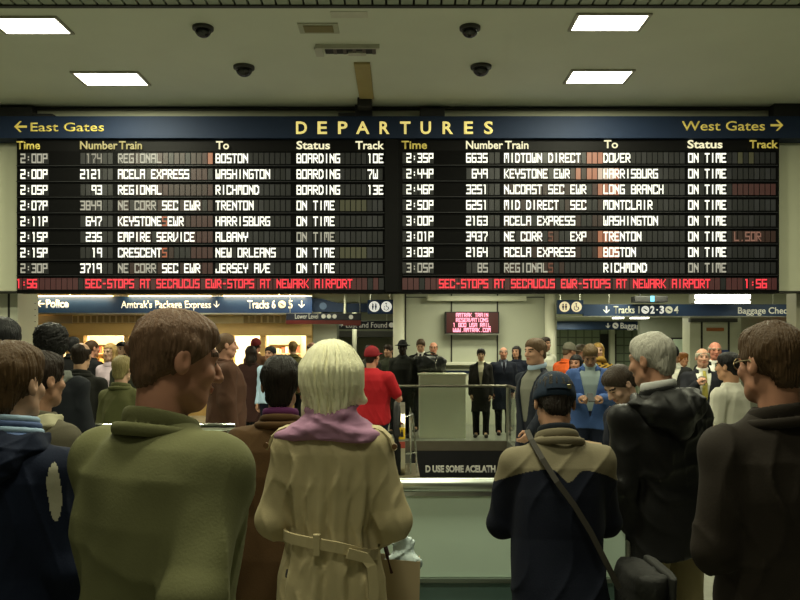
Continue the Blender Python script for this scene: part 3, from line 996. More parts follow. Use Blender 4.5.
# shop: lamps and shelves
TUBE = glow('lit lamp diffuser', (1.0, .95, .80), 9.0, (.8, .8, .75))
SHOPLIT = glow('shop lamp diffuser', (1.0, .88, .58), 14.0, (.8, .8, .75))
for k, (a, b) in enumerate(((30, 80), (84, 125), (128, 172), (180, 230), (232, 262), (264, 308))):
    t = empty('shop_ceiling_light', ((X(a, 21) + X(b, 21)) / 2, 21.0, LOW), ['warm shop light at the column end of the bright ticket windows', 'warm shop light behind the long window next to the blonde woman', 'warm shop light above the shelves of goods', 'warm shop light behind the narrow shop window', 'warm shop light behind the window next to the police officer', 'warm shop light in the last bright window before the pale pillar'][k], 'ceiling light', 'shop ceiling lights')
    rel(t, obj('frame', B(X(a, 21), X(b, 21), 20.7, 21.5, LOW - .05, LOW), STEEL))
    rel(t, obj('diffuser', B(X(a, 21) + .05, X(b, 21) - .05, 20.75, 21.45, LOW - .075, LOW - .05), SHOPLIT))
goods = [(.75, .65, .45), (.55, .12, .08), (.8, .75, .6), (.25, .3, .2), (.7, .45, .15), (.9, .88, .8)]
for k, (a, b) in enumerate(((88, 120), (141, 169), (268, 300))):
    t = empty('shelf_unit', ((X(a, 22) + X(b, 22)) / 2, 22.0, 0), ['white shop shelf unit behind the lavender jacket woman', 'tan shelf unit full of small goods seen through the second long window', 'white shop shelf unit behind the blond man in the last window'][k], 'shelf')
    bm = bmesh.new(); box(bm, X(a, 22), X(b, 22), 22.12, 22.18, 0, 2.0)
    for z in (.9, 1.2, 1.5, 1.76): box(bm, X(a, 22), X(b, 22), 21.85, 22.12, z, z + .03)
    rel(t, obj('shelf_board', bm, mat('shelf wood', (.62, .5, .32), .6)))
    bm = bmesh.new(); xx = X(a, 22) + .04
    while xx < X(b, 22) - .1:
        w = random.uniform(.05, .11)
        for z in (.93, 1.23, 1.53): box(bm, xx, xx + w * .85, 21.9, 22.05, z, z + random.uniform(.1, .2), random.randrange(6), bev=.006)
        xx += w
    o = rel(t, obj('goods', bm, [mat('goods %d' % i, c, .5) for i, c in enumerate(goods)])); o['kind'] = 'stuff'
for xl in (-8.0, -5.6, -3.3):
    area('fascia_lamp', (xl, SD - .7, LOW - .05), (2.0, .2), 26, WARM, (R_(35), 0, 0))
for xl in (-8.2, -6.0, -3.6):
    area('shop_lamp', (xl, SD + .6, LOW - .12), (2.0, .3), 90, (1, .80, .48), (R_(55), 0, 0))

# ------------------------------------------------------------------ lamps and fittings on the ceiling
DIFF = glow('ceiling lamp diffuser', (1.0, .95, .78), 11.0, (.8, .8, .75))
LAMPS = [((-5, 66), (17, 32), 'recessed ceiling light cut by the picture edge near the slatted ceiling'),
         ((78, 145), (72, 84), 'recessed ceiling light above the words East Gates'),
         ((572, 646), (14, 29), 'recessed ceiling light nearer the slats, above the West Gates half'),
         ((567, 630), (70, 82), 'recessed ceiling light closer to the board, above the West Gates half')]
for (pa, pb), (ya, yb), lab in LAMPS:
    y0, y1 = CEILPT(0, ya)[1], CEILPT(0, yb)[1]
    x0 = (X(pa, y0) + X(pa, y1)) / 2; x1 = (X(pb, y0) + X(pb, y1)) / 2 - .035; x0 += .035
    t = empty('ceiling_light', ((x0 + x1) / 2, (y0 + y1) / 2, CEIL), lab, 'ceiling light', 'recessed lights in the front ceiling')
    bm = bmesh.new()
    for q in ((x0 - .035, x1 + .035, y0 - .035, y0), (x0 - .035, x1 + .035, y1, y1 + .035), (x0 - .035, x0, y0, y1), (x1, x1 + .035, y0, y1)):
        box(bm, q[0], q[1], q[2], q[3], CEIL - .022, CEIL)
    rel(t, obj('frame', bm, mat('lamp frame', (.35, .35, .28), .5)))
    rel(t, obj('diffuser', B(x0, x1, y0, y1, CEIL - .014, CEIL), DIFF))
    area('ceiling_lamp_and_fill', ((x0 + x1) / 2, (y0 + y1) / 2, CEIL - .03), (x1 - x0, y1 - y0), 90)
GLASSD = mat('smoked dome', (.006, .006, .006), .12, var=0, spec=.6)
for px, py, lab in ((203, 27, 'black dome camera farther from the board above East Gates'), (244, 66.5, 'black dome camera nearest the board, above East Gates'),
                    (470, 27, 'black dome camera farther from the board, right of the ceiling vents'), (481, 66, 'black dome camera above the last letter of DEPARTURES')):
    cx, cy = CEILPT(px, py)
    r = 10.5 * cy / F
    t = empty('dome_camera', (cx, cy, CEIL), lab, 'camera', 'dome cameras on the ceiling')
    bm = bmesh.new(); lathe(bm, [(r, 0), (r, -.03), (r * .96, -.035), (r * .8, -.04)], (cx, cy, CEIL), 28); rel(t, obj('housing', bm, mat('camera housing', (.035, .035, .03), .5), None, True))
    bm = bmesh.new(); lathe(bm, [(r * .8 * math.cos(a), -.035 - r * .72 * math.sin(a)) for a in np.linspace(0, 1.54, 10)], (cx, cy, CEIL), 28); rel(t, obj('dome', bm, GLASSD, None, True))
# vents, patch, conduit
(ax, ay), (bx, by) = CEILPT(303, 24.5), CEILPT(334, 31)
t = empty('ceiling_vent', ((ax + bx) / 2, (ay + by) / 2, CEIL), 'small yellowed slot vent in the ceiling, nearer the slats', 'vent')
bm = bmesh.new(); box(bm, ax - .06, bx + .06, ay - .05, by + .05, CEIL - .012, CEIL); rel(t, obj('frame', bm, mat('vent frame', (.40, .41, .30), .6)))
rel(t, obj('grille', B(ax, bx, ay, by, CEIL - .02, CEIL), mat('yellowed vent', (.19, .16, .055), .6)))
(ax, ay), (bx, by) = CEILPT(324, 45), CEILPT(376, 53)
t = empty('ceiling_vent', ((ax + bx) / 2, (ay + by) / 2, CEIL), 'open dark vent in the ceiling with a loose flap, above DEPARTURES', 'vent')
bm = bmesh.new(); box(bm, ax, bx, ay, by, CEIL - .012, CEIL); rel(t, obj('opening', bm, mat('vent shade', (.015, .012, .01), .7)))  # dark plate painted as the shade inside the open vent
bm = bmesh.new()
box(bm, ax - .12, ax - .02, ay, by, CEIL - .05, CEIL - .03, 0); box(bm, ax - .1, bx + .05, ay - .03, ay, CEIL - .05, CEIL, 0)
for k in range(5): box(bm, ax + .1 + k * .12, ax + .14 + k * .12, ay + .02, by - .02, CEIL - .025, CEIL - .012, 1)
box(bm, ax + .28, ax + .5, by - .08, by + .02, CEIL - .03, CEIL - .012, 0)
rel(t, obj('louver', bm, [mat('vent flap', (.46, .45, .36), .5), mat('vent louver', (.10, .08, .06), .6)]))
(ax, ay), (bx, by) = CEILPT(330, 11), CEILPT(368, 17.5)
tag(obj('access_panel', B(ax, bx, ay, by, CEIL - .008, CEIL, bev=.003), mat('paler ceiling panel', (.56, .56, .46), .6)), 'paler square access panel in the ceiling beyond the slats', 'panel')
(ax, ay), (bx, by) = CEILPT(356, 62), CEILPT(371, 97)
t = empty('board_hanger', ((ax + bx) / 2 + .0, ay, CEIL), 'yellowish strap running along the ceiling to the middle of the board', 'hanger')
x0, x1 = X(356, 10.8), X(371.5, 10.8)
rel(t, obj('strap', B(x0, x1, ay, by, CEIL - .03, CEIL, bev=.005), mat('yellowed strap', (.34, .27, .10), .6, var=.15)))
rel(t, obj('bracket', B(X(357, 11.6), X(371.5, 11.6), by, 11.93, CEIL - .14, CEIL, bev=.01), BLACK))

# ------------------------------------------------------------------ the departures board
BD = 12.0
board = empty('departures_board', (0, BD, Z(293, BD)), 'wide black departures board with white train times under a navy header', 'departures board')
DBK = mat('board black', (.003, .003, .003), .6, var=.1, spec=.15)
rel(board, obj('housing', B(X(16, BD), X(780, BD), BD + .02, 12.25, Z(293, BD), Z(139, BD), bev=.01), DBK))
rel(board, obj('divider', B(X(385, BD), X(398, BD), BD - .02, BD + .02, Z(292, BD), Z(139, BD), bev=.005), DBK))
hd = rel(board, obj('header_sign', B(X(-30, BD), X(830, BD), BD - .05, 12.25, Z(139, BD), Z(117, BD), bev=.006), NAVY))
for a, b, z0, z1 in ((-8, 31, 117, 106), (355, 372, 117, 104), (420, 445, 117, 108), (775, 812, 117, 101), (338, 355, 117, 112), (31, 52, 117, 113)):
    rel(board, obj('mounting_box', B(X(a, BD), X(b, BD), BD + .02, 12.22, Z(z0 + .5, BD), Z(z1, BD), bev=.01), BLACK))
HD = BD - .055
def htext(s, a, b, yt, yb, m, **k): 
    o = text(s, a, b, yt, yb, HD, m, board, **k); o.parent = hd; o.matrix_parent_inverse = Matrix(); return o
htext('East Gates', 30.5, 104, 122.2, 131.2, YELDIM_T, bold=.006)
htext('West Gates', 682, 765, 120.6, 130.4, YELDIM_T, bold=.006)
xs = [(296, 307), (317.5, 327), (338, 347.5), (356, 369.5), (379.5, 389.5), (400, 410.5), (420.5, 431), (442.5, 453), (464, 473), (484, 493)]
for ch, (a, b) in zip('DEPARTURES', xs):
    htext(ch, a, b, 121, 133.6, YEL_T, bold=.022)
for px, dr in ((20.5, 2), (777, 0)):
    o = arrow(px, 126.6 if dr == 2 else 125.2, 6.3, HD, YELDIM_T, board, dr, .17); o.parent = hd; o.matrix_parent_inverse = Matrix()
FONT = {}
def _f(s):
    for line in s.strip().split('\n'):
        ch, rows = line[0], line[2:].split(',')
        FONT[ch] = [[c == '1' for c in format(int(r, 16), '05b')] for r in rows]
_f('''A 1F,11,11,1F,11,11,11
B 1E,11,11,1F,11,11,1F
C 1F,11,10,10,10,11,1F
D 1E,13,11,11,11,13,1E
E 1F,10,10,1E,10,10,1F
F 1F,10,10,1E,10,10,10
G 1F,10,10,17,11,11,1F
H 11,11,11,1F,11,11,11
I 04,04,04,04,04,04,04
J 01,01,01,01,11,11,1F
K 11,12,14,18,14,12,11
L 10,10,10,10,10,10,1F
M 1F,15,15,15,11,11,11
N 11,19,1D,17,13,11,11
O 1F,11,11,11,11,11,1F
P 1F,11,11,1F,10,10,10
R 1E,11,11,1F,14,12,11
S 1F,10,10,1F,01,01,1F
T 1F,04,04,04,04,04,04
U 11,11,11,11,11,11,1F
V 11,11,11,11,12,14,18
W 11,11,11,15,15,15,1F
X 11,11,0A,04,0A,11,11
Y 11,11,11,1F,04,04,04
0 1F,11,11,11,11,11,1F
1 0C,04,04,04,04,04,04
2 1F,01,01,1F,10,10,1F
3 1F,01,01,0F,01,01,1F
4 11,11,11,1F,01,01,01
5 1F,10,10,1F,01,01,1F
6 1F,10,10,1F,11,11,1F
7 1F,01,01,02,04,04,04
8 1F,11,11,1F,11,11,1F
9 1F,11,11,1F,01,01,01
: 00,00,04,00,04,00,00
- 00,00,00,0E,00,00,00
. 00,00,00,00,00,00,04''')
WTX = glow('lit white characters', (1.0, .99, .82), 1.5)
WTX2 = glow('half lit characters', (1.0, .95, .72), .42)
WTX3 = glow('fading characters', (1.0, .92, .70), .26)
RTX = glow('lit red characters', (1.0, .035, .055), 1.35)
OTX = glow('lit orange characters', (1.0, .22, .08), .40)
def matrix_text(s, x0, yc, pitch, hpx, d, m, name, owner, root):
    bm = bmesh.new()
    cw = pitch * .86 / 5; rh = hpx / 7
    for i, ch in enumerate(s):
        gl = FONT.get(ch)
        if not gl: continue
        bx = x0 + i * pitch
        for r in range(7):
            c = 0
            while c < 5:
                if gl[r][c]:
                    e = c
                    while e < 4 and gl[r][e + 1]: e += 1
                    ya = yc - hpx / 2 + r * rh
                    box(bm, X(bx + c * cw - .03, d), X(bx + (e + 1) * cw + .03, d), d, d + .004, Z(ya + rh + .05, d), Z(ya - .05, d))
                    c = e + 1
                else: c += 1
    o = obj(name, bm, m); o.parent = owner; o.matrix_parent_inverse = Matrix() if owner is not root else Matrix.Translation(-Vector(root.location)); return o
CELLS = [glow('unlit cell', (.55, .60, .52), .009, (.006, .006, .006)), glow('grey cell', (.60, .62, .55), .019, (.008, .008, .008)), glow('reddish cell', (1, .30, .22), .040, (.008, .006, .006)),
         glow('rust cell', (1, .36, .20), .020, (.008, .006, .006)), glow('orange cell', (1, .33, .14), .34, (.05, .03, .03)), glow('olive cell', (.8, .75, .25), .03, (.04, .04, .03)), glow('dark red cell', (1, .06, .10), .035, (.03, .02, .02)),
         glow('pale cell', (1, .75, .55), .55, (.05, .04, .04)), mat('slot backing', (.002, .002, .002), .7, var=0, spec=.1)]
LEFT = [('2:00P', '174', 'REGIONAL', 'BOSTON', 'BOARDING', '10E'), ('2:00P', '2121', 'ACELA EXPRESS', 'WASHINGTON', 'BOARDING', '7W'), ('2:05P', '93', 'REGIONAL', 'RICHMOND', 'BOARDING', '13E'),
        ('2:07P', '3849', 'NE CORR SEC EWR', 'TRENTON', 'ON TIME', ''), ('2:11P', '647', 'KEYSTONE EWR', 'HARRISBURG', 'ON TIME', ''), ('2:15P', '235', 'EMPIRE SERVICE', 'ALBANY', 'ON TIME', ''),
        ('2:15P', '19', 'CRESCENT', 'NEW ORLEANS', 'ON TIME', ''), ('2:30P', '3719', 'NE CORR SEC EWR', 'JERSEY AVE', 'ON TIME', '')]
RIGHT = [('2:35P', '6635', 'MIDTOWN DIRECT', 'DOVER', 'ON TIME', ''), ('2:44P', '649', 'KEYSTONE EWR', 'HARRISBURG', 'ON TIME', ''), ('2:46P', '3251', 'NJCOAST SEC EWR', 'LONG BRANCH', 'ON TIME', ''),
         ('2:50P', '6251', 'MID DIRECT  SEC', 'MONTCLAIR', 'ON TIME', ''), ('3:00P', '2163', 'ACELA EXPRESS', 'WASHINGTON', 'ON TIME', ''), ('3:01P', '3937', 'NE CORR     EXP', 'TRENTON', 'ON TIME', ''),
         ('3:03P', '2164', 'ACELA EXPRESS', 'BOSTON', 'ON TIME', ''), ('3:05P', '85', 'REGIONAL', 'RICHMOND', 'ON TIME', '')]
YS = [158.3, 174.1, 189.8, 205.4, 221.2, 236.9, 252.6, 268.2]
HALVES = [(LEFT, 20.5, 80.2, 118, 215.6, 296.6, 367.5, (80, 113), (118, 213), (215, 291), (296, 383), (20, 49)),
          (RIGHT, 406.5, 466.2, 504.2, 603.5, 688.3, 770, (466, 500), (504, 603), (603, 685), (688, 776), (402, 434))]
rg = random.Random(5)
FD = BD + .008
for half, (rows, xt, xn, xr_, xd, xs_, xk, cn, ct, cd, cs, ctm) in enumerate(HALVES):
    for i, row in enumerate(rows):
        y = YS[i] - (.5 if half else 0)
        bm = bmesh.new()
        box(bm, X(cn[0] - 62, FD), X(cs[1] + 1, FD), BD + .012, BD + .02, Z(y + 7.3, FD), Z(y - 7.3, FD), 8)  # black backing strip behind the cells
        box(bm, X(cn[0] - 63, FD), X(cs[1] + 1.5, FD), BD - .015, BD + .02, Z(y + 7.9, FD), Z(y + 7.4, FD), 0)
        for (a, b), kindc in ((ctm, 't'), (cn, 'n'), (ct, 'r'), (cd, 'd'), (cs, 's')):
            n = round((b - a) / 5.55)
            w = (b - a) / n
            for k in range(n):
                x0 = a + k * w
                m = rg.choice((0, 0, 1))
                if kindc == 't': m = 0
                if kindc == 'r':
                    m = rg.choice((0, 3, 2, 3)) if k > 6 else rg.choice((0, 3))
                    if half == 0 and i in (4, 5, 6) and k > 12: m = 2
                    if half == 0 and i == 0 and k == 16: m = 4
                    if half == 1 and k >= n - 3 and i in (0, 1): m = 4
                    if half == 1 and k == n - 1 and i in (2, 5, 6): m = 4
                    if half == 1 and i == 1 and k == n - 1: m = 7
                    if half == 1 and i == 1 and k == 13: m = 4
                    if half == 1 and i in (3, 4, 7): m = rg.choice((0, 3))
                if kindc == 'd' and k < 3 and half == 1 and i in (1, 2, 5, 6): m = 4
                if kindc == 'd' and half == 1 and i == 1 and k < 2: m = 7
                if kindc == 's' and k > 7:
                    if (half, i) in ((0, 3), (0, 6)) and k < 13: m = 5
                    if (half, i) == (1, 2): m = 2
                    if (half, i) == (1, 0) and k in (9, 11): m = 5
                    if (half, i) == (1, 5): m = 3
                box(bm, X(x0 + .5, FD), X(x0 + w - .4, FD), FD - .001, FD + .01, Z(y + 5.6, FD), Z(y - 5.4, FD), m)
        dr = rel(board, obj('display_row', bm, CELLS))
        dimr = (half, i) in ((0, 0), (0, 7), (1, 7))
        hp = 9.4
        TD = BD - .001
        def put(s, x, nm, m): 
            if s.strip(): matrix_text(s, x, y, 5.52, hp, TD, m, nm, dr, board)
        put(row[0], xt, 'time', WTX2 if dimr else WTX)
        put(row[1], xn + (4 - len(row[1])) * 5.7, 'train_number', (WTX3 if (half, i) == (0, 0) else WTX2) if (half, i) in ((0, 0), (0, 3), (1, 7)) else WTX)
        nm = row[2]
        if nm.startswith('NE CORR SEC'):
            put('NE CORR', xr_, 'train_name', WTX2); put('        SEC EWR', xr_, 'train_name', WTX)
        else:
            put(nm, xr_, 'train_name', WTX2 if nm == 'REGIONAL' and (half, i) != (0, 2) else WTX)
        put(row[3], xd, 'destination', WTX)
        put(row[4], xs_, 'status', WTX2 if (half, i) in ((0, 5), (1, 7)) else WTX)
        put(row[5], xk, 'track_number', WTX)
        if (half, i) == (0, 4): put('        S', xr_, 'ghost_character', OTX)
        if (half, i) == (0, 6): put('        S', xr_, 'ghost_character', OTX)
        if (half, i) in ((1, 5), (1, 7)): put('        S', xr_, 'ghost_character', glow('dim orange characters', (1, .22, .1), .12))
        if (half, i) == (1, 5): put('L.50R', xs_ + 46, 'ghost_character', glow('rust characters', (1, .45, .3), .22))
    y = 283.6
    a0, b0 = ((17, 384) if half == 0 else (402, 777))
    bm = bmesh.new(); box(bm, X(a0, FD), X(b0, FD), BD + .012, BD + .02, Z(y + 7.6, FD), Z(y - 7.2, FD), 8)
    n = 66
    for k in range(n):
        w = (b0 - a0) / n
        box(bm, X(a0 + k * w + .4, FD), X(a0 + (k + 1) * w - .3, FD), FD - .001, FD + .01, Z(y + 6, FD), Z(y - 5.6, FD), 6 if rg.random() < .8 else 0)
    dr = rel(board, obj('message_row', bm, CELLS)); dr['label'] = 'strip of running red message characters'
    matrix_text('SEC-STOPS AT SECAUCUS EWR-STOPS AT NEWARK AIRPORT', 85.5 if half == 0 else 439, y, 5.46 if half == 0 else 5.55, 9.0, BD - .001, RTX, 'message', dr, board)
    matrix_text('1:56', 16.4 if half == 0 else 744.5, y, 5.3 if half == 0 else 5.8, 9.0, BD - .001, RTX, 'clock', dr, board)
    for s, a, b in ((('Time', 16.5, 40), ('Number', 80, 117.5), ('Train', 119, 142), ('To', 216, 229), ('Status', 296.5, 330), ('Track', 355.5, 384)) if half == 0 else
                    (('Time', 401.5, 427), ('Number', 466, 503), ('Train', 505, 528.5), ('To', 604, 618), ('Status', 687.5, 722.5), ('Track', 749.5, 778))):
        yo = 0 if half == 0 else -1.0 if a > 590 else -.3
        text(s, a, b, 140.8 + yo, 149 + yo, BD - .01, (YELDIM_T if s in ('Time', 'Track') and half * 1 != -1 and (half, s) != (0, 'Track') else glow('pale column heading', (1, .93, .58), 1.0)) if not (half == 0 and s in ('Number', 'Train')) else glow('yellow column heading', (1, .85, .30), .55),
             board, name='column_heading', bold=.018)

# ------------------------------------------------------------------ hanging signs beyond the board
NAVY_H = mat('navy hall sign enamel', (.014, .038, .10), .5, var=.1)
def sign(label, px0, px1, py0, py1, d, m=NAVY_H, depth=.12, name='hanging_sign', hang=True, top=LOW):
    t = empty(name, ((X(px0, d) + X(px1, d)) / 2, d, Z(py1, d)), label, 'sign')
    rel(t, obj('panel', B(X(px0, d), X(px1, d), d, d + depth, Z(py1, d), Z(py0, d), bev=.008), m))
    if hang and Z(py0, d) < top - .01:
        for q in (.12, .88):
            xx = X(px0, d) * (1 - q) + X(px1, d) * q
            bm = bmesh.new(); tube(bm, [(xx, d + depth / 2, Z(py0, d) - .005), (xx, d + depth / 2, top)], .012, 8)
            rel(t, obj('hanger', bm, STEEL))
    return t
BLUE = mat('police blue sign enamel', (.007, .034, .125), .45, var=.08)
d = 19.4
t = sign('long blue hanging sign reading Police, Express and Tracks 6 5', 36, 312, 296.6, 313, d, BLUE)
rel(t, obj('bottom_trim', B(X(36, d), X(312, d), d - .01, d + .13, Z(314.4, d), Z(313, d)), STEEL))
rel(t, obj('top_trim', B(X(36, d), X(312, d), d - .01, d + .13, Z(296.6, d), Z(295.4, d)), STEEL))
arrow(40.6, 303.6, 3.8, d - .006, WHITE_T, t, 2)
text('Police', 46, 68.5, 299.3, 307.6, d - .006, WHITE_T, t, bold=.03)
text("Amtrak's Package Express", 121, 211, 300.5, 308, d - .006, WHITE_T, t, bold=.01)
arrow(216.5, 304.2, 3.4, d - .006, WHITE_T, t, 3)
text('Tracks 6', 247.5, 275.5, 300, 308.4, d - .006, WHITE_T, t, bold=.02)
text('5', 288.5, 292.5, 300, 308.4, d - .006, WHITE_T, t, bold=.02)
arrow(301.6, 304.4, 3.6, d - .006, WHITE_T, t, 3)
def roundel(px, py, r, d, t, m, m2=None, name='roundel'):
    c = P(px, py, d)
    bm = bmesh.new(); disc(bm, (c.x, d, c.z), r * d / F, .006)
    o = rel(t, obj(name, bm, m))
    if m2:
        bm = bmesh.new(); rr = r * d / F
        prism(bm, [(c.x - rr * .75, c.z + rr * .30), (c.x - rr * .1, c.z + rr * .30), (c.x + rr * .7, c.z - rr * .35), (c.x + rr * .2, c.z - rr * .35), (c.x - rr * .3, c.z + .0)], 1, d - .004, d + .002)
        s_ = obj('swoosh', bm, m2); rel(t, s_)
roundel(282, 304.4, 3.8, d - .008, t, DIM_T, BLUE)
t = empty('wave_sign', (X(350, 19.6), 19.6, Z(316, 19.6)), 'dark blue wave-topped sign continuing from the Tracks 6 5 sign', 'sign')
pts = [(X(a, 19.6), Z(b, 19.6)) for a, b in ((312.5, 298), (322, 298.6), (332, 301.5), (341, 303.2), (368, 303.2), (368, 312), (345, 312.5), (337, 312), (312.5, 312))]
bm = bmesh.new(); prism(bm, pts, 1, 19.6, 19.7); rel(t, obj('panel', bm, NAVY))
roundel(323, 306, 3.6, 19.59, t, mat('faded emblem', (.05, .09, .17), .5)); 
bm = bmesh.new(); tube(bm, [(X(345, 19.55), 19.55, Z(319, 19.55)), (X(345, 19.55), 19.55, LOW)], .03, 8); rel(t, obj('hanger', bm, PALE2))
t = sign('dark hanging sign with white track circles and a red lower stripe, reading Lower Level', 286, 361, 313.4, 320.2, 18.9, mat('dark sign enamel', (.02, .025, .04), .4), hang=False)
rel(t, obj('stripe', B(X(286, 18.9), X(343, 18.9), 18.9, 19.02, Z(324, 18.9), Z(320.2, 18.9)), mat('dark red enamel', (.16, .02, .015), .45)))
rel(t, obj('stripe', B(X(343, 18.9), X(361, 18.9), 18.9, 19.02, Z(325.5, 18.9), Z(320.2, 18.9)), mat('dark red enamel', (.16, .02, .015), .45)))
for xx in (X(290, 18.95), X(360, 18.95)):
    bm = bmesh.new(); tube(bm, [(xx, 18.96, Z(313.5, 18.9)), (xx, 18.96, LOW)], .012, 8); rel(t, obj('hanger', bm, STEEL))
text('Lower Level', 295, 318, 313.6, 318.6, 18.89, DIM_T, t)
for px in (323.5, 329, 334.5): roundel(px, 316.3, 2.2, 18.885, t, DIM_T)
roundel(351, 317, 2.2, 18.885, t, DIM_T)
t = sign('blue hanging sign with two white round symbols, one a wheelchair', 367.5, 393.5, 299.8, 313.8, 18.0, BLUE)
def symbols(t, d, pa, pb, py, r, m, dark):
    for k, px in enumerate((pa, pb)):
        c = P(px, py, d); u = r * d / F
        bm = bmesh.new(); disc(bm, (c.x, d - .006, c.z), u, .006); ro = rel(t, obj('roundel', bm, m))
        bm = bmesh.new(); yy = d - .010
        if k == 0:
            for q in (-1, 1):
                disc(bm, (c.x + q * u * .28, yy, c.z + u * .45), u * .15, .004, 10)
                prism(bm, [(c.x + q * u * .28 + a * u, c.z + b * u) for a, b in ((-.18, .25), (.18, .25), (.18, -.2), (.1, -.2), (.1, -.6), (-.1, -.6), (-.1, -.2), (-.18, -.2))], 1, yy, yy + .004)
        else:
            disc(bm, (c.x - u * .08, yy, c.z + u * .58), u * .14, .004, 10)
            tube(bm, [(c.x - u * .08, yy, c.z + u * .40), (c.x - u * .02, yy, c.z - u * .05), (c.x + u * .32, yy, c.z - u * .05), (c.x + u * .45, yy, c.z - u * .5)], u * .085, 6)
            tube(bm, [(c.x - u * .05 + u * .42 * math.cos(a), yy, c.z - u * .25 + u * .42 * math.sin(a)) for a in np.linspace(2.2, 5.9, 12)], u * .06, 6)
        o = rel(t, obj('pictogram', bm, dark))
symbols(t, 18.0, 374.3, 386.5, 306.6, 5.3, WHITE_T, BLUE)
t = sign('dim dark hanging sign reading Lost and Found under the two symbols', 334, 394, 320.8, 329, 22.0, mat('dark sign enamel', (.02, .025, .04), .4), hang=True)
text('Lost and Found', 346, 387, 321.8, 327.6, 21.99, DIM_T, t)
roundel(391.5, 325, 2.6, 21.985, t, DIM_T)
arrow(341, 325, 2.2, 21.99, DIM_T, t, 0)

d = 17.0
t = sign('long navy hanging sign reading Tracks 1 2 3 4 and Baggage Check', 583.5, 800, 304.2, 316, d)
rel(t, obj('bottom_trim', B(X(557.5, d), X(800, d), d - .01, d + .13, Z(316.8, d), Z(316, d)), STEEL))
arrow(606.5, 309.8, 3.6, d - .006, WHITE_T, t, 3, .18)
text('Tracks 1', 613.5, 639.5, 305.8, 313.2, d - .006, DIM_T, t, bold=.02)
text('2', 650.3, 654.6, 305.8, 313.2, d - .006, WHITE_T, t, bold=.04)
text('3', 659.6, 664, 305.8, 313.2, d - .006, WHITE_T, t, bold=.04)
roundel(657.2, 309.8, .8, d - .008, t, WHITE_T)
text('4', 674, 678.5, 305.8, 313.2, d - .006, DIM_T, t, bold=.02)
roundel(645.3, 309.8, 3.9, d - .008, t, WHITE_T, NAVY)
roundel(669, 309.8, 3.7, d - .008, t, DIM_T, NAVY)
text('Baggage Check', 738, 792, 307, 313.6, d - .006, DIM_T, t, bold=.015)
t = sign('navy hanging sign with two cream round symbols, one a wheelchair', 557.5, 583.5, 300, 314, d)
symbols(t, d, 564.5, 576.5, 306.8, 5.2, glow('cream symbol', (1, .85, .52), .55, (.6, .5, .35)), NAVY)
d = 23.0
t = sign('dim navy hanging sign reading Baggage Claim', 557, 690, 321.2, 329.6, d, hang=False)
for xx in (4.8, 8.1):
    bm = bmesh.new(); tube(bm, [(xx, d + .06, Z(321.3, d)), (xx, d + .06, CORR)], .012, 8); rel(t, obj('hanger', bm, STEEL))
arrow(608, 325.6, 2.6, d - .006, DIM_T, t, 3, .18)
roundel(615.5, 325.6, 3.0, d - .008, t, DIM_T, NAVY)
text('Baggage Claim', 620.5, 662, 322.4, 328.4, d - .006, DIM_T, t, bold=.01)
t = sign('dim navy sign end reading Cl beside the tan column', 770, 800, 321.5, 331, 18.4, hang=False)
text('Cl', 780, 789, 323.5, 329.5, 18.39, DIM_T, t)
bm = bmesh.new(); tube(bm, [(8.6, 18.62, Z(321.6, 18.4)), (8.6, 18.62, CORR)], .012, 8); rel(t, obj('hanger', bm, STEEL))

# lamps and boxes under the low ceiling
def strip_light(a, b, d, lab, w=.25, z=LOW, m=TUBE, dep=.05):
    t = empty('strip_light', ((X(a, d) + X(b, d)) / 2, d, z), lab, 'ceiling light')
    rel(t, obj('frame', B(X(a, d), X(b, d), d, d + w, z - dep * .5, z), STEEL))
    rel(t, obj('diffuser', B(X(a, d) + .02, X(b, d) - .02, d + .015, d + w - .015, z - dep, z - dep * .5), m))
strip_light(38, 64, 17.6, 'strip light above the word Police')
strip_light(95, 116, 17.8, 'short strip light right of the one above Police')
strip_light(175, 222, 18.2, 'strip light above the word Express')
strip_light(225, 305, 18.4, 'long strip light above Tracks 6 5')
strip_light(615, 625, 20.2, 'short strip light under the low corridor ceiling', .35, CORR)
strip_light(633, 650, 20.2, 'longer strip light under the low corridor ceiling below Tracks 2', .35, CORR)
d = 16.4
t = empty('fluorescent_light', (X(722, d), d, LOW), 'bright white twin-tube light above the Baggage Check sign', 'ceiling light')
rel(t, obj('frame', B(X(694, d), X(751, d), d, d + .3, Z(302.8, d), LOW), mat('lamp housing dark', (.12, .12, .10), .5)))
for a, b in ((294.6, 299.0), (301, 303.4)):
    rel(t, obj('tube', B(X(695, d), X(750, d), d - .03, d + .02, Z(b, d), Z(a, d), bev=.01), glow('white tube', (1, .98, .88), 6.0, (.8, .8, .8))))
d = 16.6
t = empty('hanging_monitor', (X(651, d), d, Z(302.5, d)), 'small dark monitor with a cyan light, hung above the number 2', 'monitor')
rel(t, obj('housing', B(X(635, d), X(668, d), d, d + .3, Z(302, d), Z(296, d), bev=.01), BLACK))
rel(t, obj('lit_screen', B(X(650.4, d), X(654.4, d), d - .006, d, Z(301.6, d), Z(295.8, d)), glow('cyan light', (.15, .75, 1), 1.6)))
bm = bmesh.new(); tube(bm, [(X(642, d), d + .15, Z(296.2, d)), (X(642, d), d + .15, LOW)], .02, 8); rel(t, obj('hanger', bm, BLACK))
c = P(617, 294, 16.9)
bm = bmesh.new(); lathe(bm, [(.20, 0), (.20, -.05), (.15, -.09), (.08, -.11)], (c.x, 16.9, LOW), 26)
t = tag(obj('ceiling_speaker', bm, mat('speaker enamel', (.62, .60, .44), .4), None, True), 'round cream ceiling speaker left of the small dark monitor', 'speaker')

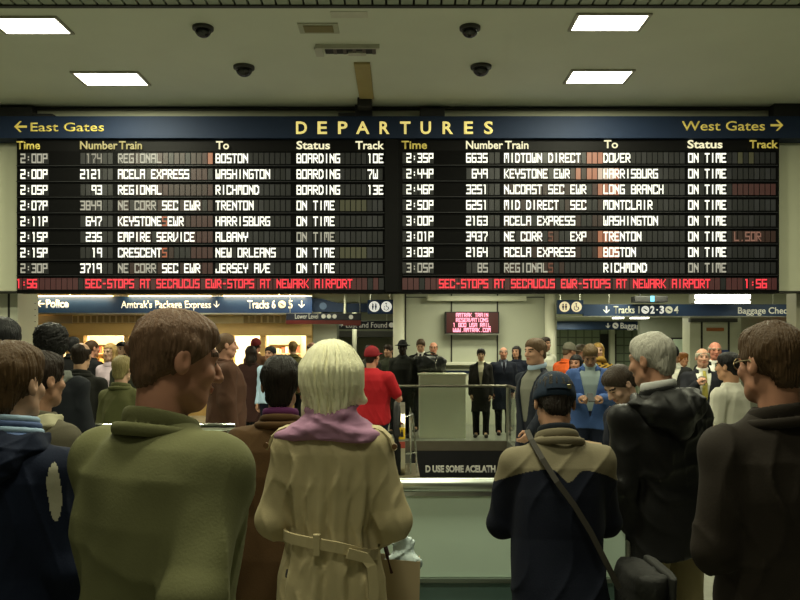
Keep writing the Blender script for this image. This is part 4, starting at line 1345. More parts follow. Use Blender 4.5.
# red message screen
d = CW - .25
t = empty('message_screen', (X(472, d), d, Z(334, d)), 'black screen with four lines of pinkish red lit lettering', 'screen')
rel(t, obj('frame', B(X(445.3, d), X(499.3, d), d, CW + .02, Z(333.6, d), Z(311.6, d), bev=.01), BLACK))
rel(t, obj('display', B(X(446.6, d), X(498, d), d - .006, d, Z(332.6, d), Z(312.6, d)), glow('screen red', (1, .0, .03), .045, (.01, .005, .005))))
rel(t, obj('bottom_trim', B(X(445.3, d), X(499.3, d), d - .005, d + .05, Z(335, d), Z(333.6, d)), STEEL))
PINK = glow('pink lit characters', (1.0, .30, .40), 2.6)
for s, a, b, y in (('AMTRAK TRAIN', 456, 488.5, 315.0), ('RESERVATIONS', 456, 488.5, 320.0), ('1 800 USA RAIL', 453, 491, 325.0), ('WWW.AMTRAK.COM', 453, 491, 330.0)):
    matrix_text(s, a, y, (b - a) / len(s), 4.0, d - .012, PINK, 'message', t, t)

# posters and small marks on the west walls
d = 20.9
t = empty('wall_poster', (X(680, d), d, 1.2), 'pale green lit poster in a dark frame behind the man with the white collar', 'poster')
rel(t, obj('frame', B(X(671, d), X(689.5, d), d, d + .1, 1.0, Z(337.6, d)), BLACK)); rel(t, obj('sheet', B(X(673, d), X(688, d), d - .01, d, 1.05, Z(339.2, d)), mat('pale poster', (.50, .60, .48), .4)))
tag(obj('notice_sign', B(X(706.3, PW), X(723.5, PW), PW - .03, PW, Z(331, PW), Z(327.8, PW), bev=.004), mat('rust notice', (.42, .14, .04), .5)), 'small rust coloured notice plate high on the pale pier', 'sign')
tag(obj('notice_sign', B(X(720, PW), X(728, PW), PW - .03, PW, Z(360, PW), Z(350, PW), bev=.004), mat('blue notice', (.02, .06, .25), .5)), 'small blue notice plate on the pale pier beside the black-haired man', 'sign')
d = 20.9
t = empty('wall_poster', (X(783, d), d, 1.2), 'blue and white striped poster at the tan column edge', 'poster')
rel(t, obj('sheet', B(X(778, d), X(788, d), d, d + .1, Z(372, d), Z(333, d)), mat('grey poster', (.25, .27, .25), .5)))
rel(t, obj('print', B(X(779, d), X(788, d), d - .01, d, Z(366, d), Z(353.5, d)), mat('blue notice', (.02, .06, .25), .5)))
rel(t, obj('print', B(X(779, d), X(788, d), d - .015, d - .01, Z(357.5, d), Z(356, d)), CREAMW))
c = P(783, 340.5, 20.8)
bm = bmesh.new(); lathe(bm, [(.10, -.05), (.12, 0), (.09, .05)], (c.x, 20.85, c.z), 16)
tag(obj('signal_lamp', bm, glow('red signal', (1, .12, .06), 3.0)), 'small glowing red lamp above the blue poster', 'lamp')

# ------------------------------------------------------------------ stair well: far barrier, banner, escalator
GLASS = mat('barrier glass', (.93, .98, .95), .03, var=0, trans=1.0, ior=1.12, spec=.4)
t = empty('glass_barrier', (.45, WY1, 0), 'glass barrier with a thin dark rail along the far edge of the stair well', 'barrier')
rz = Z(386.2, WY1)
bm = bmesh.new(); tube(bm, [(WX0, WY1 + .05, rz), (WX1, WY1 + .05, rz), (WX1 + .05, WY1, rz), (WX1 + .05, WY0, rz)], .026, 10)
rel(t, obj('rail', bm, mat('worn bronze rail', (.16, .15, .11), .35, metal=.6, var=.1)))
rel(t, obj('glass_panel', B(WX0, WX1, WY1 + .04, WY1 + .055, .0, rz), GLASS))
rel(t, obj('glass_panel', B(WX1 + .04, WX1 + .055, WY0, WY1, .0, rz), GLASS))
for xx in (WX0 + .02, WX1 + .02):
    bm = bmesh.new(); tube(bm, [(xx, WY1 + .05, 0), (xx, WY1 + .05, rz)], .022, 8); rel(t, obj('post', bm, STEEL))
struct('trim_12', B(WX0, WX1, WY1 - .03, WY1 + .03, Z(450.5, WY1), Z(441, WY1)), mat('stone ledge', (.11, .095, .065), .5, var=.2))
t = empty('banner', (.9, WY1, -.62), 'black banner with pale capital lettering below the glass barrier', 'banner')
rel(t, obj('sheet', B(X(412, WY1), X(560, WY1) if X(560, WY1) < WX1 else WX1, WY1 - .02, WY1 - .001, -.78, Z(450.5, WY1)), mat('black banner', (.006, .006, .008), .6, var=0)))
text('D USE SOME ACELATH', 425.5, 495.5, 465.4, 472.0, WY1 - .025, mat('banner lettering', (.50, .49, .38), .6, var=0, emit=(.5, .48, .36), estr=.22), t, bold=.05)  # pale letters emit a little so they read brighter in the well

EY = 9.72
t = empty('escalator', (-.45, EY, 0), 'escalator going down with black handrails and a yellow warning sticker', 'escalator')
slope = math.tan(R_(30))
EX0, EX1 = X(307, EY), X(397, EY)
def esc_path(x):
    pts = [(x, EY + .30, .06)]
    for a in np.linspace(-math.pi / 2, math.pi / 2, 13): pts.append((x, EY + .34 - .34 * math.cos(a), .50 + .42 * math.sin(a)))
    pts += [(x, EY + .9, .93), (x, EY + 1.2, .86), (x, EY + 4.5, .86 - 3.3 * slope)]
    return pts
for k, x in enumerate((EX0, EX1)):
    bm = bmesh.new(); tube(bm, esc_path(x), .046, 12); rel(t, obj('handrail', bm, RUBBER, None, True))
    o = .035 if k else -.035
    bm = bmesh.new()
    prof = [(EY + .30, .03)] + [(EY + .36 - .34 * math.cos(a), .50 + .45 * math.sin(a)) for a in np.linspace(-1.4, math.pi / 2, 10)] + [(EY + .9, .95), (EY + 1.2, .88), (EY + 4.5, .81 - 3.3 * slope), (EY + 4.5, .1 - 3.3 * slope), (EY + 1.0, .02)]
    prism(bm, prof, 0, x + .02, x + .10)
    rel(t, obj('newel', bm, mat('newel steel', (.50, .46, .36), .3, metal=.9, var=.12)))
    bm = bmesh.new()
    prof = [(EY + .26, .0), (EY + .20, .55), (EY + .34, .84), (EY + 1.15, .84), (EY + 1.15, .0)]
    prism(bm, prof, 0, x + .16, x + .175); rel(t, obj('glass_panel', bm, GLASS))
    bm = bmesh.new(); tube(bm, [(x + .168, EY + .27, 0), (x + .168, EY + .20, .55), (x + .168, EY + .34, .85), (x + .168, EY + 1.15, .85)], .014, 8)
    tube(bm, [(x + .26, EY + .35, 0), (x + .20, EY + .34, .85)], .012, 8); tube(bm, [(x + .10, EY + .26, .36), (x + .25, EY + .34, .36)], .010, 8); tube(bm, [(x + .08, EY + .25, .80), (x + .20, EY + .34, .84)], .010, 8)
    rel(t, obj('glass_edge', bm, CHROME))
    rel(t, obj('base', B(x - .05, x + .28, EY + .12, EY + 1.2, 0, .10, bev=.01), mat('escalator skirt', (.22, .19, .12), .4, metal=.7)))
    bm = bmesh.new(); lathe(bm, [(.001, .03), (.022, .02), (.028, 0)], (x + .055, EY + .02, .74), 12); rel(t, obj('lamp_stud', bm, mat('newel stud', (.85, .82, .6), .15, metal=1, var=0)))
    z0, z1 = .42, .60
    for nm, za, zb, m in (('warning_sticker', .56, .70, mat('yellow sticker', (.75, .50, .02), .5, var=.05)), ('red_sticker', .45, .53, mat('red sticker', (.30, .05, .03), .5))):
        bm = bmesh.new(); box(bm, x + .022, x + .098, EY + .005, EY + .058, za, zb, bev=.003); st = rel(t, obj(nm, bm, m))
        if nm == 'warning_sticker':
            bm = bmesh.new(); cx_, cz_ = x + .06, .64
            disc(bm, (cx_, EY + .001, cz_ + .03), .010, .004, 10); prism(bm, [(cx_ - .02, cz_ - .05), (cx_ + .02, cz_ - .05), (cx_ + .012, cz_ + .018), (cx_ - .012, cz_ + .018)], 1, EY + .001, EY + .005)
            rel(t, obj('pictogram', bm, BLACK))
bm = bmesh.new()
for k in range(9): box(bm, EX0 + .12, EX1 - .02, EY + .55 + k * .4, EY + .96 + k * .4, -.30 - k * .23, -.02 - k * .23)
rel(t, obj('step', bm, mat('escalator tread', (.12, .12, .11), .4, metal=.8)))
for i, o in enumerate([o for o in bpy.data.objects if o.parent == t]): pass

# podium with a bag behind the barrier
d = 14.75
t = empty('podium', (X(442.5, d), d, 0), 'cream counter podium behind the glass barrier, with a black bag on top', 'counter')
x0, x1, zt_ = X(418.3, d), X(467, d), Z(373.6, d)
rel(t, obj('body', B(x0 + .02, x1 - .02, d, d + .6, 0, zt_ - .04, bev=.01), mat('cream laminate', (.78, .79, .60), .4, var=.04)))
rel(t, obj('top', B(x0, x1, d - .02, d + .62, zt_ - .04, zt_, bev=.01), mat('cream laminate', (.78, .79, .60), .4, var=.04)))
c = P(429.5, 373, 15.0)
t = empty('duffel_bag', (c.x, 15.03, zt_), 'shiny black duffel bag lying on the cream podium', 'bag')
g = G()
g.loft([(-.30, .12, .13, 0), (-.25, .16, .16, 0), (.25, .15, .15, .01), (.31, .10, .11, 0)], .03, Fr(rotz(R_(8)) @ roty(R_(90)), (0, 0, .165)), n=2.6)
g.folds(.012, 22, 8).cut((0, 0, .004), (0, 0, 1))
v, f = g.mesh(.012)
npmesh('body', v, f, mat('black nylon', (.012, .014, .014), .35, var=.2, bump=.3, bscale=18), t)
bm = bmesh.new(); tube(bm, [(-.14, -.10, .27), (-.10, -.08, .37), (0, -.06, .40), (.10, -.08, .37), (.14, -.10, .26)], .012, 8); obj('handle', bm, BLACK, t)
bm = bmesh.new(); tube(bm, [(.14, -.17, .27), (.10, -.185, .19), (.12, -.18, .08)], .008, 6); obj('zip', bm, CHROME, t)

# ------------------------------------------------------------------ near barrier
ND = 3.52
GP = mat('green back-painted glass', (.70, .88, .74), .14, var=.10, scale=1.6, spec=.5)
t = empty('barrier', (-.6, ND, 0), 'steel tube rail over green glass panels in front of the waiting people', 'barrier')
RX0, RX1 = -2.6, X(634, ND)
bm = bmesh.new(); tube(bm, [(RX0, ND, 1.068), (RX1 - .012, ND, 1.068), (RX1, ND, 1.068)], [.031, .031, .027], 20); rel(t, obj('top_rail', bm, mat('satin steel rail', (.55, .60, .54), .32, metal=1.0, var=.04), None, True))
rel(t, obj('rail_clip', B(RX0, X(628, ND), ND - .008, ND + .03, 1.02, 1.045), STEEL))
for a, b in ((RX0, -1.30), (-1.28, -.20), (-.18, X(630, ND) - .02)):
    rel(t, obj('glass_panel', B(a, b, ND, ND + .02, .66, 1.025, bev=.003), GP))
    rel(t, obj('lower_panel', B(a, b, ND - .005, ND + .02, .06, .64, bev=.003), mat('teal lower panel', (.14, .24, .22), .25, var=.2)))
rel(t, obj('ledge', B(RX0, X(630, ND), ND - .02, ND + .03, .64, .66, bev=.004), mat('ledge steel', (.22, .26, .22), .3, metal=.7)))
for xx in (RX0 + .02, -1.29, -.19, X(630, ND)):
    bm = bmesh.new(); tube(bm, [(xx, ND + .03, 0), (xx, ND + .03, 1.05)], .022, 12); rel(t, obj('post', bm, STEEL))
# a second barrier seen past the walking man
t = empty('barrier', (-2.9, 6.0, 0), 'farther low steel rail seen past the walking olive green jacket', 'barrier')
bm = bmesh.new(); tube(bm, [(X(40, 6.0), 6.0, Z(427, 6.0)), (X(235, 6.0), 6.0, Z(427, 6.0))], .03, 14); rel(t, obj('top_rail', bm, CHROME, None, True))
for px in (45, 110, 180, 230):
    bm = bmesh.new(); tube(bm, [(X(px, 6), 6.0, 0), (X(px, 6), 6.0, Z(427, 6))], .022, 10); rel(t, obj('post', bm, STEEL))
rel(t, obj('glass_panel', B(X(45, 6), X(230, 6), 6.0, 6.02, .1, 1.0), GP))
# ------------------------------------------------------------------ people close to the viewer
PALESK, MIDSK, DARKSK, RED_SK = (.52, .32, .22), (.40, .22, .14), (.045, .025, .018), (.55, .26, .17)
BLK, NVY, GRY = (.012, .012, .013), (.012, .016, .032), (.10, .10, .095)
BRN, DBR, BLD, GRYH, WHH = (.060, .032, .016), (.020, .012, .008), (.34, .24, .10), (.33, .32, .28), (.72, .68, .52)

def local(o, ctx): o.parent = ctx['root']; return o
def trench(ctx):
    U, s, t = ctx['U'], ctx['s'], ctx['root']
    col = cloth((.50, .42, .245), .8)
    coat = [o for o in bpy.data.objects if o.parent == t and o.name.startswith('coat')][0]
    def ring(z, a, b, c, n=40, a0=0, a1=2 * math.pi):
        return [s * U.pt((a * np.sign(math.sin(q)) * abs(math.sin(q)) ** .85, c - b * np.sign(math.cos(q)) * abs(math.cos(q)) ** .85, z(q) if callable(z) else z)) for q in np.linspace(a0, a1, n)]
    # belt, with a loop at the middle of the back and a hanging end
    pts = ring(lambda q: 1.035 - .035 * math.sin(q) + .012 * math.cos(2 * q), .174, .156, 0)
    ups = [list(U.R @ np.array((math.sin(q), -math.cos(q), 0))) for q in np.linspace(0, 2 * math.pi, 40)]
    bm = bmesh.new(); strip(bm, pts, ups, .038 * s, .010); obj('belt', bm, col, coat)
    bm = bmesh.new(); p = s * U.pt((-.030, -.158, 1.045)); box(bm, p[0] - .012, p[0] + .012, p[1] - .010, p[1] + .010, p[2] - .035, p[2] + .040, bev=.004); obj('belt_loop', bm, col, coat)
    bm = bmesh.new(); p0 = np.array((.140, -.136, 1.0))
    strip(bm, [s * U.pt(p0 + np.array(q)) for q in ((-.06, -.02, .02), (0, 0, 0), (.022, .004, -.03), (.03, .004, -.10), (.028, .0, -.17), (.032, .0, -.22))], list(U.R @ np.array((.35, -1, 0))), .036 * s, .009); obj('belt_end', bm, col, coat)
    # epaulettes with buttons
    for sd in (-1, 1):
        bm = bmesh.new()
        strip(bm, [s * U.pt((sd * x, y, z)) for x, y, z in ((.100, -.030, 1.452), (.130, -.030, 1.452), (.165, -.030, 1.452), (.195, -.030, 1.440), (.220, -.030, 1.415), (.238, -.030, 1.370))], [list(U.R @ np.array(q)) for q in ((sd * .2, -.15, 1), (sd * .2, -.15, 1), (sd * .3, -.15, 1), (sd * .6, -.15, .9), (sd * .9, -.15, .5), (sd * 1, -.15, .15))], .042 * s, .008)
        e = obj('epaulette', bm, col, coat)
        bm = bmesh.new(); p = s * U.pt((sd * .238, -.042, 1.385)); disc(bm, (p[0], p[1] - .012, p[2]), .010, .012, 14); obj('button', bm, mat('brown button', (.14, .07, .03), .35), e)
    # seam down the back and yoke flap edge
    bm = bmesh.new(); tube(bm, [s * U.pt((.004, -.149 if z > 1.2 else -.152, z)) for z in (1.44, 1.36, 1.28)], .0022, 5); 
    bm.free()
woman = person('white-haired person in a beige belted trench coat with a mauve scarf', 332, 2.86, 341.5, rot=-4, skinc=(.55, .36, .27), hair=('bob', (.97, .90, .63)), female=True, hcm=1.69, bulk=.98,
               jacket=dict(kind='coat', c=(.50, .42, .245), hem=.40, flare=.035, fit=.028, sleeve_r=1.08, gather=.0075, fold=.006, freq=22, aniso=(1.5, 1.2, .22), waist=.136, rough=.8, collar=False),
               legs=(.05, .05, .05), arms=(((.20, .02, -1), (-.30, 1, -.25), .6), ((.25, .0, -1), (-.32, 1, -.42), .95)), scarf=None, extra=trench)
# mauve scarf wrapped high round her neck
def mauve(ctx):
    U, s, t = ctx['U'], ctx['s'], ctx['root']
    g = G()
    g.loft([(1.408, .200, .132, -.012), (1.435, .185, .130, -.014), (1.470, .140, .116, -.016), (1.505, .100, .100, -.016), (1.545, .080, .085, -.018), (1.565, .070, .078, -.018)], .03, U, n=2.1, rnd=.02)
    g.chain([(-.19, -.05, 1.42), (-.06, -.130, 1.455), (.05, -.115, 1.500), (.09, -.03, 1.535)], [.014, .018, .016, .012], .02, U)
    g.chain([(.19, -.05, 1.42), (.09, -.125, 1.440), (-.03, -.115, 1.492), (-.09, -.04, 1.53)], [.012, .014, .016, .012], .02, U)
    g.folds(.0045, 55, 15, aniso=(.6, 1, 1.8))
    v, f = g.mesh(.0055)
    npmesh('scarf', v, f, cloth((.40, .21, .33), .85), t, None, s)
mauve(woman)

def ring_of(nm, z, r, c, w=.010):
    def f(ctx):
        g = G(); g.torus((0, -.014, z), r, r + .002, w, 1.9, .01, ctx['U'], tilt=-.2)
        v, fc = g.mesh(ctx['hf'] * .8); npmesh(nm, v, fc, cloth(c), ctx['root'], None, ctx['s'])
    return f
purple_edge = ring_of('scarf', 1.516, .070, (.16, .04, .15))
person('dark-haired person in a brown corduroy jacket with purple collar edge, beside the trench coat', 281, 3.28, 356.5, rot=2, skinc=MIDSK, hair=('mop', (.012, .009, .007)), female=True, bulk=1.06,
       jacket=dict(kind='jacket', c=(.085, .045, .018), hem=.70, fold=.007, fit=.024, collar_h=.8), legs=(.02, .02, .02), extra=purple_edge)
person('person in an olive green jacket walking past close by, head turned aside', 153, 1.92, 307, rot=-30, skinc=(.50, .24, .16), hair=('short', (.16, .09, .055)), bulk=1.08, walk=.3, lean=.08, head=(.10, -.5, 0),
       jacket=dict(kind='coat', c=(.155, .155, .070), hem=.58, flare=.03, fit=.030, fold=.009, sleeve_r=1.05), legs=(.06, .06, .04), arms=('swing_f', 'swing_b'))
def stripes(ctx):
    U, s, t = ctx['U'], ctx['s'], ctx['root']
    for k, (z, c) in enumerate(((1.535, (.30, .42, .55)), (1.518, (.08, .12, .25)), (1.500, (.30, .42, .55)), (1.482, (.10, .15, .30)))):
        g = G(); g.torus((0, -.016, z), .082 + .006 * k, .082 + .006 * k, .010, 1.2, .01, U, tilt=-.15)
        v, f = g.mesh(.006); npmesh('striped_collar', v, f, cloth(c), t, None, s)
def side_stripe(c):
    # cream strip on the right sleeve, seen from behind
    return np.where((np.abs(c[:, 0] - .205 - .03 * (1.42 - c[:, 2])) < .016 * np.sqrt(np.clip(1 - ((c[:, 2] - 1.335) / .085) ** 2, 0, 1))) & (c[:, 1] < .01) & (c[:, 2] > 1.24) & (c[:, 2] < 1.43), 1, 0)
person('brown-haired person in a hooded navy jacket with a striped collar, beside the walking olive jacket', 11, 2.32, 340.5, rot=-12, skinc=PALESK, hair=('mop', (.085, .048, .022)), bulk=1.0, hcm=1.685,
       jacket=dict(kind='jacket', c=(.006, .010, .026), hem=.72, hood=.9, fit=.028, collar=False, fold=.010, paint=([(.42, .40, .30)], side_stripe)), legs=(.02, .02, .03), extra=stripes, res=.0042)
def yoke(c):
    zz = 1.362 - .035 * (np.abs(c[:, 0]) / .2) ** 2 - .055 * np.exp(-((c[:, 0] - .02) / .04) ** 2) * (c[:, 1] < 0)
    return np.where(c[:, 2] > zz, 1, 0)
def inner_collar(ctx):
    U, s, t = ctx['U'], ctx['s'], ctx['root']
    g = G(); g.torus((0, -.014, 1.512), .068, .070, .012, 1.7, .01, U, tilt=-.2)
    v, f = g.mesh(.005); npmesh('sweater_collar', v, f, cloth((.012, .016, .022)), t, None, s)
capman = person('person in a dark blue cap and two-tone beige and navy jacket leaning on the rail', 559, 2.95, 377, rot=0, skinc=MIDSK, hair=('short', (.018, .013, .010)), hat=('cap', (.020, .032, .055), True), bulk=.98, lean=.12,
       hcm=1.59, head=(.28, 0, .02), jacket=dict(kind='jacket', c=(.007, .009, .019), hem=.66, fit=.024, fold=.008, collar_c=(.20, .17, .11), collar_h=.85, paint=([(.22, .19, .12)], yoke), flare=.012),
       legs=(.22, .20, .15), arms=('rail', 'rail'), extra=inner_collar, res=.0048)
def grey_collar(ctx):
    U, s, t = ctx['U'], ctx['s'], ctx['root']
    g = G(); g.torus((0, -.014, 1.522), .070, .072, .010, 2.2, .01, U, tilt=-.15)
    v, f = g.mesh(.005); npmesh('shirt_collar', v, f, cloth((.62, .62, .60)), t, None, s)
person('grey-haired person in a shiny black hooded jacket and khaki trousers', 667, 3.62, 331.5, rot=18, skinc=(.42, .22, .14), hair=('short', (.44, .42, .36)), bulk=1.05, head=(.10, .40, .06), roll=-.10, hd=1,
       jacket=dict(kind='jacket', c=(.006, .006, .006), hem=.76, hood=1.18, fit=.028, rough=.5, spec=.35, fold=.009, freq=22, collar=True, flare=.02), legs=(.30, .25, .13), arms=('down', 'down'), extra=grey_collar)
person('brown-haired person with spectacles in a long dark brown coat, tallest near the tan column', 787, 2.42, 321.5, rot=8, skinc=(.45, .22, .14), hair=('short', (.075, .042, .020)), glasses=True, bulk=1.04, roll=-.07, head=(.06, .20, .06),
       jacket=dict(kind='coat', c=(.022, .0165, .0125), hem=.62, fit=.026, fold=.009, flare=.02), legs=(.03, .025, .02), arms=('bent', 'pocket'))

# shopping bag held by the person in the trench coat
hp = handpos(woman, 1, (0, .085, -.02))
t = empty('shopping_bag', (hp.x + .085, hp.y + .02, hp.z - .47), 'tan paper shopping bag with dark handles held beside the trench coat', 'bag')
bm = bmesh.new()
w, dd, hgt = .105, .06, .40
lo = [bm.verts.new(p) for p in ((-w * .9, -dd, 0), (w * .9, -dd, 0), (w * .9, dd, 0), (-w * .9, dd, 0))]
hi = [bm.verts.new(p) for p in ((-w, -dd * .7, hgt), (w, -dd * .7, hgt - .015), (w, dd * .7, hgt - .015), (-w, dd * .7, hgt))]
bm.faces.new(lo)
for i in range(4): bm.faces.new((lo[i], lo[(i + 1) % 4], hi[(i + 1) % 4], hi[i]))
o = obj('bag_body', bm, mat('tan kraft paper', (.42, .33, .20), .6, var=.1, bump=.1, bscale=12), t)
md = o.modifiers.new('thickness', 'SOLIDIFY'); md.thickness = .003
for yy in (-dd * .7, dd * .7):
    bm = bmesh.new(); tube(bm, [(-.055, yy, hgt - .05), (-.06, yy * .8, hgt + .03), (-.045 - .0, yy * .3, hgt + .075), (-.03, yy * .8, hgt + .03), (-.005, yy, hgt - .06)], .006, 8); obj('handle', bm, mat('maroon cord', (.05, .015, .015), .7), t)
t2 = empty('plastic_bag', (t.location.x + .035, t.location.y, t.location.z + hgt - .10), 'crumpled pale blue-white plastic bag sticking out of the tan shopping bag', 'bag')
g = G(); g.el((0, 0, .07), (.055, .036, .11), .02); g.el((.03, 0, .06), (.035, .03, .09), .02); g.folds(.012, 60, 3)
v, f = g.mesh(.006); npmesh('film', v, f, mat('milky plastic', (.55, .66, .66), .25, var=.1, bump=.4, bscale=30), t2)
# messenger bag of the person in the cap
U, s, ld = capman['U'], capman['s'], capman['loc']
t = empty('messenger_bag', (ld[0] + .27, ld[1] - .10, .74), 'dark messenger bag worn on a strap across the two-tone jacket', 'bag')
g = G(); g.loft([(-.17, .05, .12, 0), (-.14, .07, .15, 0), (.10, .075, .16, 0), (.15, .06, .15, 0)], .02, n=3); g.folds(.008, 25, 6); v, f = g.mesh(.009)
npmesh('body', v, f, mat('dark canvas', (.012, .012, .011), .7, var=.2, bump=.3), t)
g = G(); g.loft([(-.06, .012, .155, 0), (.16, .02, .165, 0)], .01, Fr(t=(.068, 0, 0)), n=3); v, f = g.mesh(.008); npmesh('flap', v, f, mat('canvas flap', (.015, .015, .013), .7, var=.2), t)
pts, ups = [], []
c0, s0 = math.cos(capman['rot']), math.sin(capman['rot'])
for q in ((-.115, .03, 1.515), (-.115, -.07, 1.475), (-.085, -.145, 1.40), (-.035, -.180, 1.31), (.03, -.182, 1.22), (.09, -.180, 1.12), (.15, -.175, 1.00), (.20, -.165, .90)):
    p = s * U.pt(q); pts.append((ld[0] + p[0] * c0 - p[1] * s0 - t.location.x, ld[1] + p[0] * s0 + p[1] * c0 - t.location.y, p[2] - t.location.z))
    ups.append((0, -1, .25) if q[1] < -.1 else (-.2, -.5, 1))
bm = bmesh.new(); strip(bm, pts, ups, .020, .006); obj('strap', bm, mat('strap webbing', (.035, .030, .022), .75, var=.15), t)

# ------------------------------------------------------------------ people in the middle distance
reader = person('dark-jacketed person beyond the rail with bowed head, reading a paper', 636, 4.75, 363, rot=112, skinc=(.55, .34, .25), hair=('short', (.05, .035, .025)), head=(.55, .0, 0), lean=.12, hcm=1.60,
       jacket=dict(kind='jacket', c=(.010, .012, .022), hem=.72, fit=.026), legs=BLK, arms=('look', 'bent'))
hp = handpos(reader, -1, (0, .10, .02))
t = tag(obj('newspaper', B(-.13, .13, -.10, .10, -.004, .004, bev=.002), mat('newsprint', (.50, .36, .22), .7, var=.25, scale=30)), 'folded newspaper held by the reading person beyond the rail', 'newspaper')
t.location = hp + Vector((-.03, -.02, .03)); t.rotation_euler = (R_(35), R_(10), R_(10))
person('tall dark-haired person in a black coat at the picture edge before the pale column', 2, 4.2, 318, rot=10, skinc=DARKSK, hair=('mop', BLK), jacket=dict(kind='coat', c=BLK, collar=True), head=(.1, 0, 0))
person('person with a pale cream scarf hood seen behind the navy hooded jacket', 40, 3.3, 352, rot=-30, skinc=MIDSK, hair=('mop', DBR), jacket=dict(kind='coat', c=(.10, .09, .06), hood=.9, hood_c=(.40, .38, .25), fit=.03), legs=BLK)
person('person with a big black afro and a dark jacket with a grey hood', 52, 5.4, 321, rot=8, skinc=DARKSK, hair=('afro', (.010, .009, .009)), hcm=1.79, jacket=dict(kind='jacket', c=(.012, .014, .018), hood=.8, hood_c=(.16, .17, .15), fit=.024), legs=BLK)
person('balding person in a dark coat right of the big afro', 81, 7.0, 342, rot=4, skinc=(.50, .30, .19), hair=('fringe', DBR), jacket=dict(kind='coat', c=(.016, .016, .014), fit=.012), legs=BLK, head=(.05, 0, 0), bulk=.95)
person('blond person in an olive green coat before the lavender jacket woman', 122, 6.8, 356, rot=-8, skinc=PALESK, hair=('mop', (.24, .19, .08)), female=True, jacket=dict(kind='coat', c=(.10, .10, .04)), legs=BLK)
person('black-haired person in a white T-shirt seen from behind', 729, 6.4, 352, rot=42, skinc=(.50, .27, .16), hair=('short', (.008, .007, .007)), bulk=1.12, jacket=dict(kind='tee', c=(.62, .60, .50), fit=.016), legs=NVY, arms=('bent', 'bent'))
person('person in a dark jacket, grey top and pale blue collar walking before the glass barrier', 536, 7.3, 338, rot=122, skinc=(.52, .29, .19), hair=('short', (.13, .08, .045)), walk=.35, head=(.05, 0, 0),
       jacket=dict(kind='jacket', c=(.014, .017, .026), open=.84, openw=.115, collar=False), shirt=(.17, .17, .135), legs=(.02, .02, .03), arms=('swing_f', 'swing_b'), bulk=1.08, extra=ring_of('shirt_collar', 1.508, .074, (.42, .54, .68), .013))
person('person in a red baseball cap and red shirt talking on a phone', 372, 9.15, 346, rot=-26, skinc=(.45, .22, .14), hair=('crop', DBR), hat=('cap', (.20, .012, .018)), bulk=1.22, jacket=dict(kind='tee', c=(.36, .010, .016), fit=.02), legs=(.012, .014, .03), arms=('down', 'ear'))
person('person in a brown leather jacket walking behind the olive jacket', 226, 8.2, 333, rot=-70, skinc=(.50, .26, .18), hair=('crop', (.12, .07, .04)), bulk=1.25, jacket=dict(kind='jacket', c=(.075, .035, .022), fit=.035), legs=BLK, walk=.3)

# ------------------------------------------------------------------ the crowd across the hall
def guy(label, px, d, top, **k): return person(label, px, d, top, **k)
guy('person with black hair standing in front of the first bright window', 73, 12.2, 337, rot=0, skinc=MIDSK, hair=('mop', BLK), jacket=dict(kind='coat', c=BLK))
guy('bareheaded person in a black coat just right of the balding person', 92, 11.8, 340, rot=-40, skinc=RED_SK, hair=('crop', BRN), jacket=dict(kind='coat', c=BLK), bulk=1.1)
guy('blonde person with glasses in a lavender jacket facing the viewer', 110, 11.2, 343.5, rot=165, skinc=PALESK, hair=('long', (.40, .26, .10)), female=True, glasses=True, jacket=dict(kind='jacket', c=(.50, .40, .45)), legs=BLK)
guy('dark-haired person facing the viewer beside the lavender jacket', 121.5, 13.4, 342, rot=170, skinc=PALESK, hair=('long', BLK), female=True, jacket=dict(kind='coat', c=(.03, .02, .02)))
guy('brown-haired person in a dark jacket right of the lavender jacket', 132, 9.2, 340.5, rot=24, skinc=MIDSK, hair=('short', (.045, .020, .010)), jacket=dict(kind='jacket', c=(.03, .032, .022), collar_c=(.4, .4, .35)), legs=BLK)
guy('person in a dark green coat turned sideways before the shelves of goods', 143.5, 10.4, 349, rot=-60, skinc=MIDSK, hair=('mop', DBR), female=True, jacket=dict(kind='coat', c=(.022, .025, .016)))
guy('short dark-haired person before the shelves of goods', 156, 14.2, 342.5, rot=0, skinc=MIDSK, hair=('short', BLK), jacket=dict(kind='jacket', c=(.05, .035, .02)), legs=BLK)
guy('person in a dark brown coat left of the walking olive jacket head', 166.5, 11.3, 340, rot=10, skinc=MIDSK, hair=('short', DBR), jacket=dict(kind='coat', c=(.045, .032, .018)), bulk=1.2)
guy('person in a red knitted cap before the bright window', 256, 15.0, 339, rot=-20, skinc=RED_SK, hair=('crop', DBR), hat=('beanie', (.22, .03, .03)), jacket=dict(kind='jacket', c=(.20, .10, .06)), legs=BLK)
guy('person in a dark maroon coat left of the officer in light blue', 251, 12.9, 346, rot=0, skinc=MIDSK, hair=('long', DBR), female=True, jacket=dict(kind='coat', c=(.05, .022, .018)))
def pocket(c): return np.where((np.abs(np.abs(c[:, 0]) - .075) < .035) & (c[:, 2] > 1.20) & (c[:, 2] < 1.27) & (c[:, 1] > 0), 1, 0)
guy('officer in a light blue shirt facing the viewer before the bright windows', 270.5, 12.2, 346, rot=158, skinc=(.45, .24, .15), hair=('short', BLK), jacket=dict(kind='shirt', c=(.42, .58, .74), fit=.010, paint=([(.30, .42, .58)], pocket)), tie=None, legs=(.01, .012, .025))
guy('blond person in an olive jacket before the last bright window', 293, 15.2, 341, rot=12, skinc=PALESK, hair=('short', (.20, .13, .05)), jacket=dict(kind='jacket', c=(.10, .09, .03)), legs=BLK)
guy('ruddy person in an olive coat beside the pale pillar', 312, 14.2, 342, rot=-150, skinc=RED_SK, hair=('balding', BRN), jacket=dict(kind='coat', c=(.06, .06, .035)))
guy('dark-haired person behind the red cap', 369, 15.4, 345, rot=180, skinc=MIDSK, hair=('short', BLK), jacket=dict(kind='jacket', c=(.03, .03, .025)), legs=BLK)
